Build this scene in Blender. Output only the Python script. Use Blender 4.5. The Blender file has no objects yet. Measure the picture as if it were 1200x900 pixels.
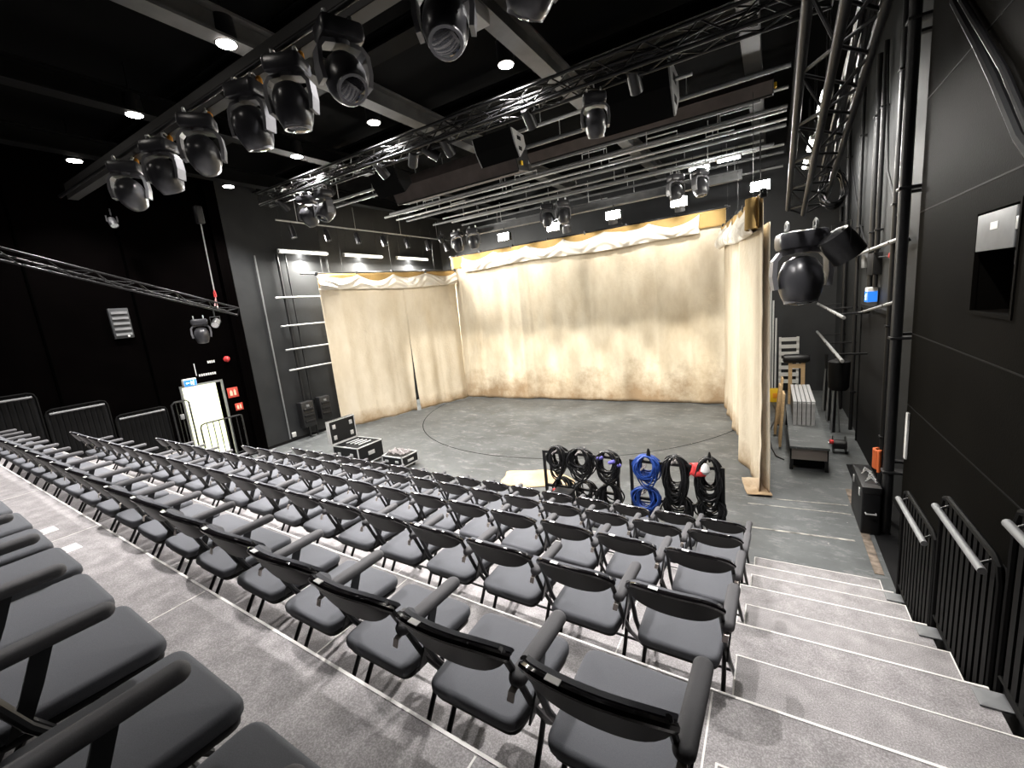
import bpy, math, random
from mathutils import Vector, Matrix, noise
random.seed(7)
sc = bpy.context.scene
COL = sc.collection
PI = math.pi

# ------------------------------------------------------------------ helpers
class MB:
    """collects geometry, then links it as ONE mesh object"""
    def __init__(s): s.v=[]; s.f=[]; s.sm=[]; s.mi=[]
    def add(s, vs, fs, smooth=False, mi=0):
        o=len(s.v); s.v+=[tuple(v) for v in vs]
        for f in fs:
            s.f.append(tuple(i+o for i in f)); s.sm.append(smooth); s.mi.append(mi)
        return s
    def box(s, a, b, M=None, mi=0):
        (x0,y0,z0),(x1,y1,z1)=a,b
        vs=[Vector(p) for p in ((x0,y0,z0),(x1,y0,z0),(x1,y1,z0),(x0,y1,z0),(x0,y0,z1),(x1,y0,z1),(x1,y1,z1),(x0,y1,z1))]
        if M is not None: vs=[M@v for v in vs]
        return s.add(vs,[(0,3,2,1),(4,5,6,7),(0,1,5,4),(1,2,6,5),(2,3,7,6),(3,0,4,7)],False,mi)
    def bevbox(s, a, b, r=.01, M=None, mi=0):
        (x0,y0,z0),(x1,y1,z1)=a,b
        r=min(r,(x1-x0)/2.01,(y1-y0)/2.01,(z1-z0)/2.01)
        out=rrect(x0,y0,x1,y1,r*1.2,3)
        return s.slab(out,z0,z1,r,2,M,mi)
    def slab(s, outline, z0, z1, r, n=3, M=None, mi=0, crown=0.0):
        """polygon prism with rounded top and bottom edges; outline CCW"""
        N=len(outline); nr=[]
        for i in range(N):
            p=Vector(outline[i-1]); q=Vector(outline[i]); w=Vector(outline[(i+1)%N])
            d=(w-p); d.normalize(); nr.append(Vector((d.y,-d.x)))
        rings=[]
        for k in range(n+1):
            a=PI/2*k/n; rings.append((r*(1-math.sin(a)), z0+r*(1-math.cos(a))))
        for k in range(n+1):
            a=PI/2*k/n; rings.append((r*(1-math.cos(a)), z1-r+r*math.sin(a)))
        vs=[]; fs=[]
        for ins,z in rings:
            for i in range(N):
                p=Vector(outline[i])-nr[i]*ins; vs.append(Vector((p.x,p.y,z)))
        R=len(rings)
        for k in range(R-1):
            for i in range(N):
                j=(i+1)%N; fs.append((k*N+i,k*N+j,(k+1)*N+j,(k+1)*N+i))
        cx=sum(p[0] for p in outline)/N; cy=sum(p[1] for p in outline)/N
        vs.append(Vector((cx,cy,z0))); vs.append(Vector((cx,cy,z1+crown)))
        b=len(vs)-2; t=len(vs)-1
        for i in range(N):
            j=(i+1)%N; fs.append((b,j,i)); fs.append((t,(R-1)*N+i,(R-1)*N+j))
        if M is not None: vs=[M@v for v in vs]
        return s.add(vs,fs,True,mi)
    def prism(s, poly, a0, a1, axis='x', M=None, mi=0, smooth=False):
        """polygon (2D) extruded along an axis"""
        def P(u,w,t): return {'x':(t,u,w),'y':(u,t,w),'z':(u,w,t)}[axis]
        N=len(poly); vs=[Vector(P(u,w,a0)) for u,w in poly]+[Vector(P(u,w,a1)) for u,w in poly]
        fs=[tuple(range(N)),tuple(range(2*N-1,N-1,-1))]+[(i,i+N,(i+1)%N+N,(i+1)%N) for i in range(N)]
        if M is not None: vs=[M@v for v in vs]
        return s.add(vs,fs,smooth,mi)
    def tube(s, path, r, n=8, closed=False, mi=0):
        P=[Vector(p) for p in path]; m=len(P); vs=[]; fs=[]
        rr=r if isinstance(r,(list,tuple)) else [r]*m
        t0=(P[1]-P[0]).normalized(); up=Vector((0,0,1)) if abs(t0.z)<.9 else Vector((1,0,0))
        nrm=t0.cross(up).normalized()
        for i in range(m):
            if closed: t=(P[(i+1)%m]-P[i-1])
            else: t=P[min(i+1,m-1)]-P[max(i-1,0)]
            if t.length<1e-9: t=t0.copy()
            t.normalize(); nrm=nrm-t*nrm.dot(t)
            if nrm.length<1e-6: nrm=t.orthogonal()
            nrm.normalize(); bi=t.cross(nrm)
            for k in range(n):
                a=2*PI*k/n; vs.append(P[i]+(nrm*math.cos(a)+bi*math.sin(a))*rr[i])
        for i in range(m if closed else m-1):
            for k in range(n):
                l=(k+1)%n; j=(i+1)%m; fs.append((i*n+k,i*n+l,j*n+l,j*n+k))
        if not closed:
            fs.append(tuple(range(n-1,-1,-1))); fs.append(tuple((m-1)*n+k for k in range(n)))
        return s.add(vs,fs,True,mi)
    def flatbar(s, path, w, t, side, mi=0):
        """flat bar along a path: width w along 'side', thickness t across"""
        P=[Vector(p) for p in path]; sd=Vector(side).normalized(); vs=[]; fs=[]; m=len(P)
        for i in range(m):
            d=(P[min(i+1,m-1)]-P[max(i-1,0)]).normalized(); c=d.cross(sd).normalized()
            for a,b in ((-1,-1),(1,-1),(1,1),(-1,1)): vs.append(P[i]+sd*(a*w/2)+c*(b*t/2))
        for i in range(m-1):
            for k in range(4):
                l=(k+1)%4; fs.append((i*4+k,i*4+l,i*4+4+l,i*4+4+k))
        fs+= [(3,2,1,0),tuple((m-1)*4+k for k in range(4))]
        return s.add(vs,fs,False,mi)
    def lathe(s, prof, n=20, M=None, mi=0):
        vs=[]; fs=[]; m=len(prof)
        for (r,z) in prof:
            for k in range(n):
                a=2*PI*k/n; vs.append(Vector((r*math.cos(a),r*math.sin(a),z)))
        for i in range(m-1):
            for k in range(n):
                l=(k+1)%n; fs.append((i*n+k,i*n+l,(i+1)*n+l,(i+1)*n+k))
        fs+=[tuple(range(n-1,-1,-1)),tuple((m-1)*n+k for k in range(n))]
        if M is not None: vs=[M@v for v in vs]
        return s.add(vs,fs,True,mi)
    def grid(s, fn, nu, nv, mi=0):
        vs=[fn(i/nu,j/nv) for j in range(nv+1) for i in range(nu+1)]
        fs=[(j*(nu+1)+i,j*(nu+1)+i+1,(j+1)*(nu+1)+i+1,(j+1)*(nu+1)+i) for j in range(nv) for i in range(nu)]
        return s.add(vs,fs,True,mi)
    def build(s, name, mat, parent=None, world=False, smooth_angle=38, loc=None):
        off=Vector((0,0,0))
        if parent is not None and world:
            q=parent
            while q is not None: off=off+Vector(q.location); q=q.parent
        if loc is not None: off=Vector(loc)
        me=bpy.data.meshes.new(name)
        me.from_pydata([tuple(Vector(v)-off) for v in s.v],[],s.f)
        me.polygons.foreach_set('use_smooth',s.sm)
        mats=mat if isinstance(mat,(list,tuple)) else [mat]
        for m in mats: me.materials.append(m)
        me.polygons.foreach_set('material_index',s.mi)
        me.update()
        import bmesh
        bm=bmesh.new(); bm.from_mesh(me); bmesh.ops.recalc_face_normals(bm,faces=bm.faces)
        lim=math.radians(smooth_angle)
        for e in bm.edges:
            if len(e.link_faces)==2 and e.calc_face_angle(0)>lim: e.smooth=False
        bm.to_mesh(me); bm.free()
        o=bpy.data.objects.new(name,me); COL.objects.link(o)
        if loc is not None: o.location=loc
        if parent is not None: o.parent=parent
        return o

def rrect(x0,y0,x1,y1,r,n=4):
    out=[]
    for cx,cy,a0 in ((x1-r,y0+r,-90),(x1-r,y1-r,0),(x0+r,y1-r,90),(x0+r,y0+r,180)):
        for k in range(n+1):
            a=math.radians(a0+90*k/n); out.append((cx+r*math.cos(a),cy+r*math.sin(a)))
    return out
def round_poly(pts,r,n=5):
    """CCW polygon with rounded corners"""
    out=[]; N=len(pts)
    for i in range(N):
        p=Vector(pts[i-1]); q=Vector(pts[i]); w=Vector(pts[(i+1)%N])
        a=(p-q).normalized(); b=(w-q).normalized()
        P0=q+a*r; P1=q+b*r
        for k in range(n+1):
            t=k/n; out.append(tuple(P0*(1-t)**2+q*2*t*(1-t)+P1*t*t))
    return out
def tag(o,label=None,cat=None,group=None,kind=None):
    if label: o['label']=label
    if cat: o['category']=cat
    if group: o['group']=group
    if kind: o['kind']=kind
    return o
def thing(name,label,cat,loc=(0,0,0),rz=0,group=None):
    o=bpy.data.objects.new(name,None); o.empty_display_size=.1; COL.objects.link(o)
    o.location=loc; o.rotation_euler=(0,0,rz)
    return tag(o,label,cat,group)
def struct(mb,name,mat):
    return tag(mb.build(name,mat),kind='structure')
def copy_tree(o,parent=None):
    c=o.copy(); COL.objects.link(c)
    if parent is not None: c.parent=parent
    for ch in list(o.children): copy_tree(ch,c)
    return c
def Rz(a): return Matrix.Rotation(a,4,'Z')
def Rx(a): return Matrix.Rotation(a,4,'X')
def Ry(a): return Matrix.Rotation(a,4,'Y')
def T(x,y,z): return Matrix.Translation((x,y,z))
def align(p,d):
    """matrix at p whose z axis points along d"""
    return Matrix.Translation(Vector(p))@Vector(d).to_track_quat('Z','Y').to_matrix().to_4x4()

# ------------------------------------------------------------------ materials
def mat(name,col,rough=.5,metal=0.0,spec=.5,noise_amt=0,scale=8,bump=0,bump_scale=None,col2=None,detail=4,emit=None,strength=0,stretch=None):
    m=bpy.data.materials.new(name); m.use_nodes=True; nt=m.node_tree; b=nt.nodes['Principled BSDF']
    b.inputs['Base Color'].default_value=(*col,1); b.inputs['Roughness'].default_value=rough
    b.inputs['Metallic'].default_value=metal; b.inputs['Specular IOR Level'].default_value=spec
    if emit: b.inputs['Emission Color'].default_value=(*emit,1); b.inputs['Emission Strength'].default_value=strength
    if noise_amt or bump:
        tc=nt.nodes.new('ShaderNodeTexCoord'); mp=nt.nodes.new('ShaderNodeMapping')
        nt.links.new(tc.outputs['Object'],mp.inputs[0])
        if stretch: mp.inputs['Scale'].default_value=stretch
        nz=nt.nodes.new('ShaderNodeTexNoise'); nz.inputs['Scale'].default_value=scale; nz.inputs['Detail'].default_value=detail
        nt.links.new(mp.outputs[0],nz.inputs['Vector'])
        if noise_amt:
            rp=nt.nodes.new('ShaderNodeValToRGB'); c2=col2 or tuple(c*(1-noise_amt) for c in col)
            rp.color_ramp.elements[0].position=.35; rp.color_ramp.elements[1].position=.65
            rp.color_ramp.elements[0].color=(*c2,1); rp.color_ramp.elements[1].color=(*col,1)
            nt.links.new(nz.outputs['Fac'],rp.inputs[0]); nt.links.new(rp.outputs[0],b.inputs['Base Color'])
        if bump:
            n2=nt.nodes.new('ShaderNodeTexNoise'); n2.inputs['Scale'].default_value=bump_scale or scale*6
            n2.inputs['Detail'].default_value=3; nt.links.new(mp.outputs[0],n2.inputs['Vector'])
            bp=nt.nodes.new('ShaderNodeBump'); bp.inputs['Strength'].default_value=bump; bp.inputs['Distance'].default_value=.01
            nt.links.new(n2.outputs['Fac'],bp.inputs['Height']); nt.links.new(bp.outputs[0],b.inputs['Normal'])
    return m
def emat(name,col,s):
    m=bpy.data.materials.new(name); m.use_nodes=True; nt=m.node_tree; nt.nodes.clear()
    e=nt.nodes.new('ShaderNodeEmission'); e.inputs[0].default_value=(*col,1); e.inputs[1].default_value=s
    o=nt.nodes.new('ShaderNodeOutputMaterial'); nt.links.new(e.outputs[0],o.inputs[0]); return m

M={}
M['fabric']=mat('seat_fabric',(.136,.140,.154),.92,spec=.15,noise_amt=.18,scale=420,bump=.25,bump_scale=900)
M['armfab']=mat('arm_fabric',(.13,.128,.134),.85,spec=.2,noise_amt=.15,scale=500,bump=.2,bump_scale=900)
M['gloss']=mat('gloss_black',(.008,.007,.008),.12,spec=.9)
M['railblack']=mat('rail_black',(.0035,.0035,.0035),.6,spec=.08)
M['shell']=mat('black_shell',(.004,.0035,.0038),.4,spec=.22,bump=.05,bump_scale=300)
M['frame']=mat('black_frame',(.010,.010,.011),.32,spec=.5)
M['bracket']=mat('pale_bracket',(.62,.56,.52),.4,metal=.3)
M['sticker']=mat('white_sticker',(.85,.84,.83),.5)
M['blacksteel']=mat('black_steel',(.012,.012,.013),.42,spec=.5,noise_amt=.3,scale=20)
M['blackmatte']=mat('black_matte',(.006,.006,.0065),.8,spec=.2)
M['trussm']=mat('truss_black',(.008,.008,.0085),.4,spec=.35)
M['pipe']=mat('steel_pipe',(.55,.56,.56),.4,metal=.6)
M['greypaint']=mat('grey_painted_steel',(.22,.225,.23),.5,noise_amt=.2,scale=6)
M['beam']=mat('dark_grey_beam',(.034,.033,.032),.5,noise_amt=.25,scale=4)
M['alu']=mat('aluminium',(.72,.72,.73),.42,metal=.5,noise_amt=.12,scale=15)
M['mh']=mat('lamp_housing',(.045,.045,.05),.28,spec=.6,noise_amt=.2,scale=10)
M['mhgrey']=mat('lamp_yoke',(.16,.16,.17),.35,spec=.5)
M['lens']=mat('lamp_lens',(.02,.02,.025),.05,spec=1.0)
M['orange']=mat('orange_plug',(.85,.35,.03),.5)
M['red']=mat('red_plastic',(.65,.05,.05),.4)
M['redsign']=mat('red_sign',(.7,.08,.05),.5)
M['white']=mat('white_paint',(.8,.8,.78),.5)
M['wood']=mat('pale_wood',(.66,.46,.25),.6,noise_amt=.25,scale=6,stretch=(1,1,12))
M['yellow']=mat('yellow_plastic',(.85,.52,.02),.5)
M['cable']=mat('black_cable',(.012,.012,.013),.35,spec=.5)
M['bluecable']=mat('blue_cable',(.02,.07,.33),.45)
M['greycable']=mat('grey_cable',(.33,.30,.30),.5)
M['purple']=mat('violet_plug',(.20,.18,.62),.45)
M['grille']=mat('speaker_grille',(.004,.004,.004),.9,spec=.1)
M['spkgrey']=mat('speaker_side',(.42,.42,.42),.5)
M['banner']=mat('dark_felt',(.12,.10,.092),.85,spec=.2,noise_amt=.25,scale=3)
M['orangerag']=mat('orange_cloth',(.75,.16,.04),.7)
M['case']=mat('case_laminate',(.010,.010,.011),.45,spec=.3,noise_amt=.2,scale=30)
M['carton']=mat('fascia_board',(.30,.26,.24),.6,noise_amt=.1,scale=5)

# tiers: speckled grey vinyl
def tiermat():
    m=mat('tier_vinyl',(.23,.215,.215),.55,spec=.35); nt=m.node_tree; b=nt.nodes['Principled BSDF']
    tc=nt.nodes.new('ShaderNodeTexCoord')
    a=nt.nodes.new('ShaderNodeTexNoise'); a.inputs['Scale'].default_value=160; a.inputs['Detail'].default_value=2
    c=nt.nodes.new('ShaderNodeTexNoise'); c.inputs['Scale'].default_value=9; c.inputs['Detail'].default_value=5
    for n in (a,c): nt.links.new(tc.outputs['Object'],n.inputs['Vector'])
    r1=nt.nodes.new('ShaderNodeValToRGB'); r1.color_ramp.elements[0].color=(.25,.235,.238,1); r1.color_ramp.elements[1].color=(.45,.428,.432,1)
    r1.color_ramp.elements[0].position=.40; r1.color_ramp.elements[1].position=.72
    r2=nt.nodes.new('ShaderNodeValToRGB'); r2.color_ramp.elements[0].color=(.72,.72,.72,1); r2.color_ramp.elements[1].color=(1.1,1.1,1.1,1)
    r2.color_ramp.elements[0].position=.3; r2.color_ramp.elements[1].position=.7
    nt.links.new(a.outputs['Fac'],r1.inputs[0]); nt.links.new(c.outputs['Fac'],r2.inputs[0])
    mx=nt.nodes.new('ShaderNodeMixRGB'); mx.blend_type='MULTIPLY'; mx.inputs[0].default_value=1
    nt.links.new(r1.outputs[0],mx.inputs[1]); nt.links.new(r2.outputs[0],mx.inputs[2]); nt.links.new(mx.outputs[0],b.inputs['Base Color'])
    bp=nt.nodes.new('ShaderNodeBump'); bp.inputs['Strength'].default_value=.25; bp.inputs['Distance'].default_value=.003
    nt.links.new(a.outputs['Fac'],bp.inputs['Height']); nt.links.new(bp.outputs[0],b.inputs['Normal'])
    return m
M['tier']=tiermat()
# stage floor: dark painted boards, scuffed, with tape marks
def stagemat():
    m=mat('stage_paint',(.1,.105,.105),.4,spec=.35); nt=m.node_tree; b=nt.nodes['Principled BSDF']; L=nt.links.new
    tc=nt.nodes.new('ShaderNodeTexCoord')
    a=nt.nodes.new('ShaderNodeTexNoise'); a.inputs['Scale'].default_value=1.1; a.inputs['Detail'].default_value=8; a.inputs['Roughness'].default_value=.65
    c=nt.nodes.new('ShaderNodeTexNoise'); c.inputs['Scale'].default_value=3.2; c.inputs['Detail'].default_value=9; c.inputs['Roughness'].default_value=.8
    d=nt.nodes.new('ShaderNodeTexNoise'); d.inputs['Scale'].default_value=14; d.inputs['Detail'].default_value=3
    mp=nt.nodes.new('ShaderNodeMapping'); mp.inputs['Scale'].default_value=(.8,1.6,1); mp.inputs['Rotation'].default_value=(0,0,.35)
    L(tc.outputs['Object'],mp.inputs[0])
    L(tc.outputs['Object'],a.inputs['Vector']); L(mp.outputs[0],c.inputs['Vector']); L(tc.outputs['Object'],d.inputs['Vector'])
    r1=nt.nodes.new('ShaderNodeValToRGB'); r1.color_ramp.elements[0].color=(.075,.081,.083,1); r1.color_ramp.elements[1].color=(.140,.148,.150,1)
    r1.color_ramp.elements[0].position=.35; r1.color_ramp.elements[1].position=.68; L(a.outputs['Fac'],r1.inputs[0])
    r2=nt.nodes.new('ShaderNodeValToRGB'); r2.color_ramp.elements[0].color=(0,0,0,1); r2.color_ramp.elements[1].color=(1,1,1,1)
    r2.color_ramp.elements[0].position=.52; r2.color_ramp.elements[1].position=.74; L(c.outputs['Fac'],r2.inputs[0])
    mx=nt.nodes.new('ShaderNodeMixRGB'); L(r2.outputs[0],mx.inputs[0]); L(r1.outputs[0],mx.inputs[1]); mx.inputs[2].default_value=(.29,.295,.295,1)
    r3=nt.nodes.new('ShaderNodeValToRGB'); r3.color_ramp.elements[0].position=.73; r3.color_ramp.elements[1].position=.75; L(d.outputs['Fac'],r3.inputs[0])
    m2=nt.nodes.new('ShaderNodeMixRGB'); L(r3.outputs[0],m2.inputs[0]); L(mx.outputs[0],m2.inputs[1]); m2.inputs[2].default_value=(.36,.35,.33,1)
    L(m2.outputs[0],b.inputs['Base Color'])
    rr=nt.nodes.new('ShaderNodeMapRange'); L(a.outputs['Fac'],rr.inputs[0]); rr.inputs[3].default_value=.42; rr.inputs[4].default_value=.62
    L(rr.outputs[0],b.inputs['Roughness'])
    return m
M['stage']=stagemat()
# painted black walls, slightly uneven
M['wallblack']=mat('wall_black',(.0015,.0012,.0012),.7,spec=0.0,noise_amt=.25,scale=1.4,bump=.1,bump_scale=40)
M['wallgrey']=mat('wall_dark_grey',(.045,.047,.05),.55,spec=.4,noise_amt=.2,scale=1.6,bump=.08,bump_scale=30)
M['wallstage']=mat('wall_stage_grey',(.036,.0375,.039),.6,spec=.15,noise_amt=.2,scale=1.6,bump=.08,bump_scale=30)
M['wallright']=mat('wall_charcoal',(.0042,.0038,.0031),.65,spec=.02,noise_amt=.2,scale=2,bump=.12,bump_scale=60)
M['gap']=mat('dark_gap',(.0004,.0004,.0004),.9,spec=0)
M['beamlit']=mat('lit_beam_grey',(.13,.13,.128),.5,noise_amt=.25,scale=4)  # paler copy for roof beams that catch light
M['beamdark']=mat('black_beam',(.005,.005,.005),.6,spec=.1,noise_amt=.2,scale=4)  # near-black copy for beams in shade; also colours the wall joints
M['ceil']=mat('ceiling_black',(.004,.004,.004),.95,spec=.05)
M['corr']=mat('corridor_paint',(.78,.80,.66),.6)
M['doorpaint']=mat('door_paint',(.20,.21,.20),.5)
def cloth(name,c1,c2,stain=None,zlow=0,zhi=1.2):
    m=mat(name,c1,.95,spec=.1); nt=m.node_tree; b=nt.nodes['Principled BSDF']; L=nt.links.new
    tc=nt.nodes.new('ShaderNodeTexCoord'); mp=nt.nodes.new('ShaderNodeMapping'); mp.inputs['Scale'].default_value=(1,1,.45)
    L(tc.outputs['Object'],mp.inputs[0])
    a=nt.nodes.new('ShaderNodeTexNoise'); a.inputs['Scale'].default_value=1.7; a.inputs['Detail'].default_value=7; a.inputs['Roughness'].default_value=.62
    L(mp.outputs[0],a.inputs['Vector'])
    r=nt.nodes.new('ShaderNodeValToRGB'); r.color_ramp.elements[0].position=.36; r.color_ramp.elements[1].position=.62
    r.color_ramp.elements[0].color=(*c2,1); r.color_ramp.elements[1].color=(*c1,1); L(a.outputs['Fac'],r.inputs[0])
    last=r.outputs[0]
    if stain:
        sx=nt.nodes.new('ShaderNodeSeparateXYZ'); L(tc.outputs['Object'],sx.inputs[0])
        n2=nt.nodes.new('ShaderNodeTexNoise'); n2.inputs['Scale'].default_value=1.3; n2.inputs['Detail'].default_value=8; n2.inputs['Roughness'].default_value=.7; L(tc.outputs['Object'],n2.inputs['Vector'])
        mr=nt.nodes.new('ShaderNodeMapRange'); L(sx.outputs['Z'],mr.inputs[0]); mr.inputs[1].default_value=zlow; mr.inputs[2].default_value=zhi; mr.inputs[3].default_value=.50; mr.inputs[4].default_value=.0
        ad=nt.nodes.new('ShaderNodeMath'); ad.operation='ADD'; L(mr.outputs[0],ad.inputs[0]); L(n2.outputs['Fac'],ad.inputs[1])
        r2=nt.nodes.new('ShaderNodeValToRGB'); r2.color_ramp.elements[0].position=.62; r2.color_ramp.elements[1].position=1.12; L(ad.outputs[0],r2.inputs[0])
        mx=nt.nodes.new('ShaderNodeMixRGB'); L(r2.outputs[0],mx.inputs[0]); L(last,mx.inputs[1]); mx.inputs[2].default_value=(*stain,1); last=mx.outputs[0]
    L(last,b.inputs['Base Color'])
    n3=nt.nodes.new('ShaderNodeTexNoise'); n3.inputs['Scale'].default_value=14; n3.inputs['Detail'].default_value=4; L(tc.outputs['Object'],n3.inputs['Vector'])
    bp=nt.nodes.new('ShaderNodeBump'); bp.inputs['Strength'].default_value=.35; bp.inputs['Distance'].default_value=.03
    L(n3.outputs['Fac'],bp.inputs['Height']); L(bp.outputs[0],b.inputs['Normal'])
    return m
M['cream']=cloth('cream_muslin',(.74,.66,.52),(.60,.51,.375),(.33,.235,.145),0,1.5)
M['cream2']=cloth('cream_muslin_wing',(.74,.655,.52),(.64,.55,.415),(.40,.29,.18),0,.5)
M['swag']=cloth('white_swag',(.86,.81,.72),(.80,.73,.62))
M['tan']=cloth('tan_lining',(.52,.35,.14),(.45,.29,.11))
M['heap']=cloth('beige_cloth',(.82,.62,.40),(.74,.52,.30))

# ------------------------------------------------------------------ camera
H=3.29
yaw,pit,rol=math.radians(31.5587),math.radians(10.233),math.radians(-5.7257)
cy,sy,cp,sp,cr,sr=math.cos(yaw),math.sin(yaw),math.cos(pit),math.sin(pit),math.cos(rol),math.sin(rol)
fw=Vector((-sy*cp,cy*cp,-sp)); rt=Vector((cy,sy,0)); up=rt.cross(fw)
r2=rt*cr+up*sr; u2=up*cr-rt*sr
cd=bpy.data.cameras.new('camera'); cam=bpy.data.objects.new('camera',cd); COL.objects.link(cam)
cam.matrix_world=Matrix(((r2.x,u2.x,-fw.x,0),(r2.y,u2.y,-fw.y,0),(r2.z,u2.z,-fw.z,H),(0,0,0,1)))
cd.sensor_width=36; cd.lens=507.13/1200*36; cd.clip_start=.02; cd.clip_end=100
sc.camera=cam

# ------------------------------------------------------------------ room shell
XL,XR,YB,ZC=-12.1,1.32,15.0,7.3
struct(MB().box((-12.4,-4,-.2),(2.2,15.3,0)),'floor',M['stage'])
struct(MB().box((-12.4,-4,ZC),(2.2,15.3,ZC+.2)),'ceiling',M['ceil'])
struct(MB().box((-12.4,YB,0),(2.2,YB+.2,ZC)),'wall_back',M['wallgrey'])
struct(MB().box((-12.4,-4.2,0),(2.2,-4,ZC)),'wall_rear',M['wallblack'])
def wall_hole(x0,x1,ya,yb,z0,z1,h):
    (hy0,hy1,hz0,hz1)=h; m=MB()
    m.box((x0,ya,z0),(x1,hy0,z1)); m.box((x0,hy1,z0),(x1,yb,z1))
    if hz0>z0: m.box((x0,hy0,z0),(x1,hy1,hz0))
    m.box((x0,hy0,hz1),(x1,hy1,z1)); return m
# audience side of the left wall with the lit doorway, then the stage part beyond the steel column
DY0,DY1,DZ=4.66,5.52,2.12
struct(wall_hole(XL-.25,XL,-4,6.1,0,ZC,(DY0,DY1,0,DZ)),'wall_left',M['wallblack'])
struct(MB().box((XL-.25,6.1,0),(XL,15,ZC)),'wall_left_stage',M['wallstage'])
struct(MB().box((XL,6.02,0),(XL+.16,6.28,ZC)),'trim_1',M['wallblack'])
for i,y in enumerate((2.6,4.15)):
    struct(MB().box((XL,y,2.0 if i==0 else 1.2),(XL+.02,y+.035,ZC)),'trim_%d'%(2+i),M['gap'])
struct(MB().box((XL,6.3,0),(XL+.03,15,.08)),'baseboard_left',M['blackmatte'])
# corridor behind the doorway
c=MB(); c.box((-14.6,3.6,-.05),(XL-.25,6.6,0)); c.box((-14.6,3.6,2.6),(XL-.25,6.6,2.65)); c.box((-14.65,3.6,0),(-14.6,6.6,2.6))
c.box((-14.6,3.55,0),(XL-.25,3.6,2.6)); c.box((-14.6,6.6,0),(XL-.25,6.65,2.6))
struct(c,'wall_corridor',M['corr'])
f=MB(); f.box((XL-.26,DY0-.05,0),(XL+.025,DY0,DZ+.05)); f.box((XL-.26,DY1,0),(XL+.025,DY1+.05,DZ+.05)); f.box((XL-.26,DY0,DZ),(XL+.025,DY1,DZ+.05))
struct(f,'trim_4',M['doorpaint'])
# right wall: near charcoal wall (with a recess), far lit wall behind the pipes
wr=wall_hole(XR,XR+.3,-4,6.35,0,ZC,(4.06,4.74,2.9,3.62)); wr.box((XR+.2,4.0,2.85),(XR+.3,4.8,3.7))
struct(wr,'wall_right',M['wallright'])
for i,z in enumerate((1.75,2.55,3.82,4.9)):
    struct(MB().box((XR-.004,-1,z),(XR,6.33,z+.012)),'trim_%d'%(5+i),M['beamdark'])
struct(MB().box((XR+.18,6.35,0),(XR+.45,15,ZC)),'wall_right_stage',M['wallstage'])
XS=XR+.18
struct(MB().box((XS-.06,8.15,0),(XS,10.4,2.62)).box((XS-.08,8.1,0),(XS,8.15,2.67)).box((XS-.08,10.4,0),(XS,10.45,2.67)).box((XS-.08,8.1,2.62),(XS,10.45,2.68)),'door_1',M['blackmatte'])
# strip of raw concrete at the edge of the stage boards
struct(MB().box((.985,5.6,0),(1.07,7.9,.006)),'trim_9',mat('raw_edge',(.30,.24,.19),.9,noise_amt=.7,scale=9))
struct(MB().box((1.12,5.2,0),(XS,9,.005)),'trim_10',M['blackmatte'])
# ring joint of the revolve and straight tape marks on the stage floor
ring=MB(); RC=(-5.304,12.684,5.0); n=120; vs=[];fs=[]
for k in range(n+1):
    a=PI*1.0+PI*k/n
    for r in (RC[2]-.012,RC[2]+.012): vs.append((RC[0]+r*math.cos(a),RC[1]+r*math.sin(a),.003))
for k in range(n): fs.append((2*k,2*k+1,2*k+3,2*k+2))
ring.add(vs,fs); struct(ring,'trim_11',M['blackmatte'])
tape=mat('worn_tape',(.55,.53,.48),.7,noise_amt=.75,scale=7)
def mark(p,q,w,label,i):
    p=Vector((*p,.002));q=Vector((*q,.002)); o=MB().flatbar([p+Vector((0,0,.001)),q+Vector((0,0,.001))],w,.003,(q-p).cross(Vector((0,0,1))))
    tag(o.build('floor_tape',tape),label,'tape')
mark((-.25,6.22),(.9,6.28),.035,'worn pale tape line across the floor nearest the stairs',0)
mark((-.3,6.95),(.95,7.02),.02,'thin pale line on floor right by foot of the right curtain',1)
mark((-.35,7.18),(.95,7.3),.022,'thin pale line on floor just behind foot of the right curtain',2)

# ------------------------------------------------------------------ seating tiers
TZ=[1.86,1.49,1.115,.74,.37]
TY=[.87,1.83,2.80,3.78,4.71]
SX=-.17                       # left side of the stairs
def tier_y(x,y): return y+ (max(0,SX-x))*.036
XT0,XT1=XL+.02,.97
trimm=mat('pale_nosing',(.78,.76,.73),.5)
blackriser=M['blackmatte']
for i,(z,y) in enumerate(zip(TZ,TY)):
    y0=-.55 if i==0 else TY[i-1]-.02
    poly=[(XT0,tier_y(XT0,y0)-.0),(SX,y0),(XT1,y0),(XT1,y),(SX,y),(XT0,tier_y(XT0,y))]
    o=MB().prism(poly,z-.04,z,'z',mi=0)
    inn=[(XT0,tier_y(XT0,y0)),(SX,y0),(XT1-.01,y0),(XT1-.01,y-.02),(SX,y-.02),(XT0,tier_y(XT0,y)-.02)]
    o.prism(inn,0.001,z-.04,'z',mi=1)
    struct(o,'floor_tier' if i==0 else 'floor_tier.%03d'%i,[M['tier'],blackriser])
    t=MB(); w=.009
    t.prism([(XT0,tier_y(XT0,y)-w),(SX,y-w),(XT1,y-w),(XT1,y+.004),(SX,y+.004),(XT0,tier_y(XT0,y)+.004)],z-.035,z+.0025,'z')
    struct(t,'trim_%d'%(12+i),trimm)
    for k in range(6):
        x=-.82-1.955*k+(.0 if i%2==0 else .6)
        struct(MB().box((x-.004,tier_y(x,y0)+.05,z),(x+.004,tier_y(x,y)-.015,z+.0015)),'trim_%d'%(20+i*6+k),trimm)
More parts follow.
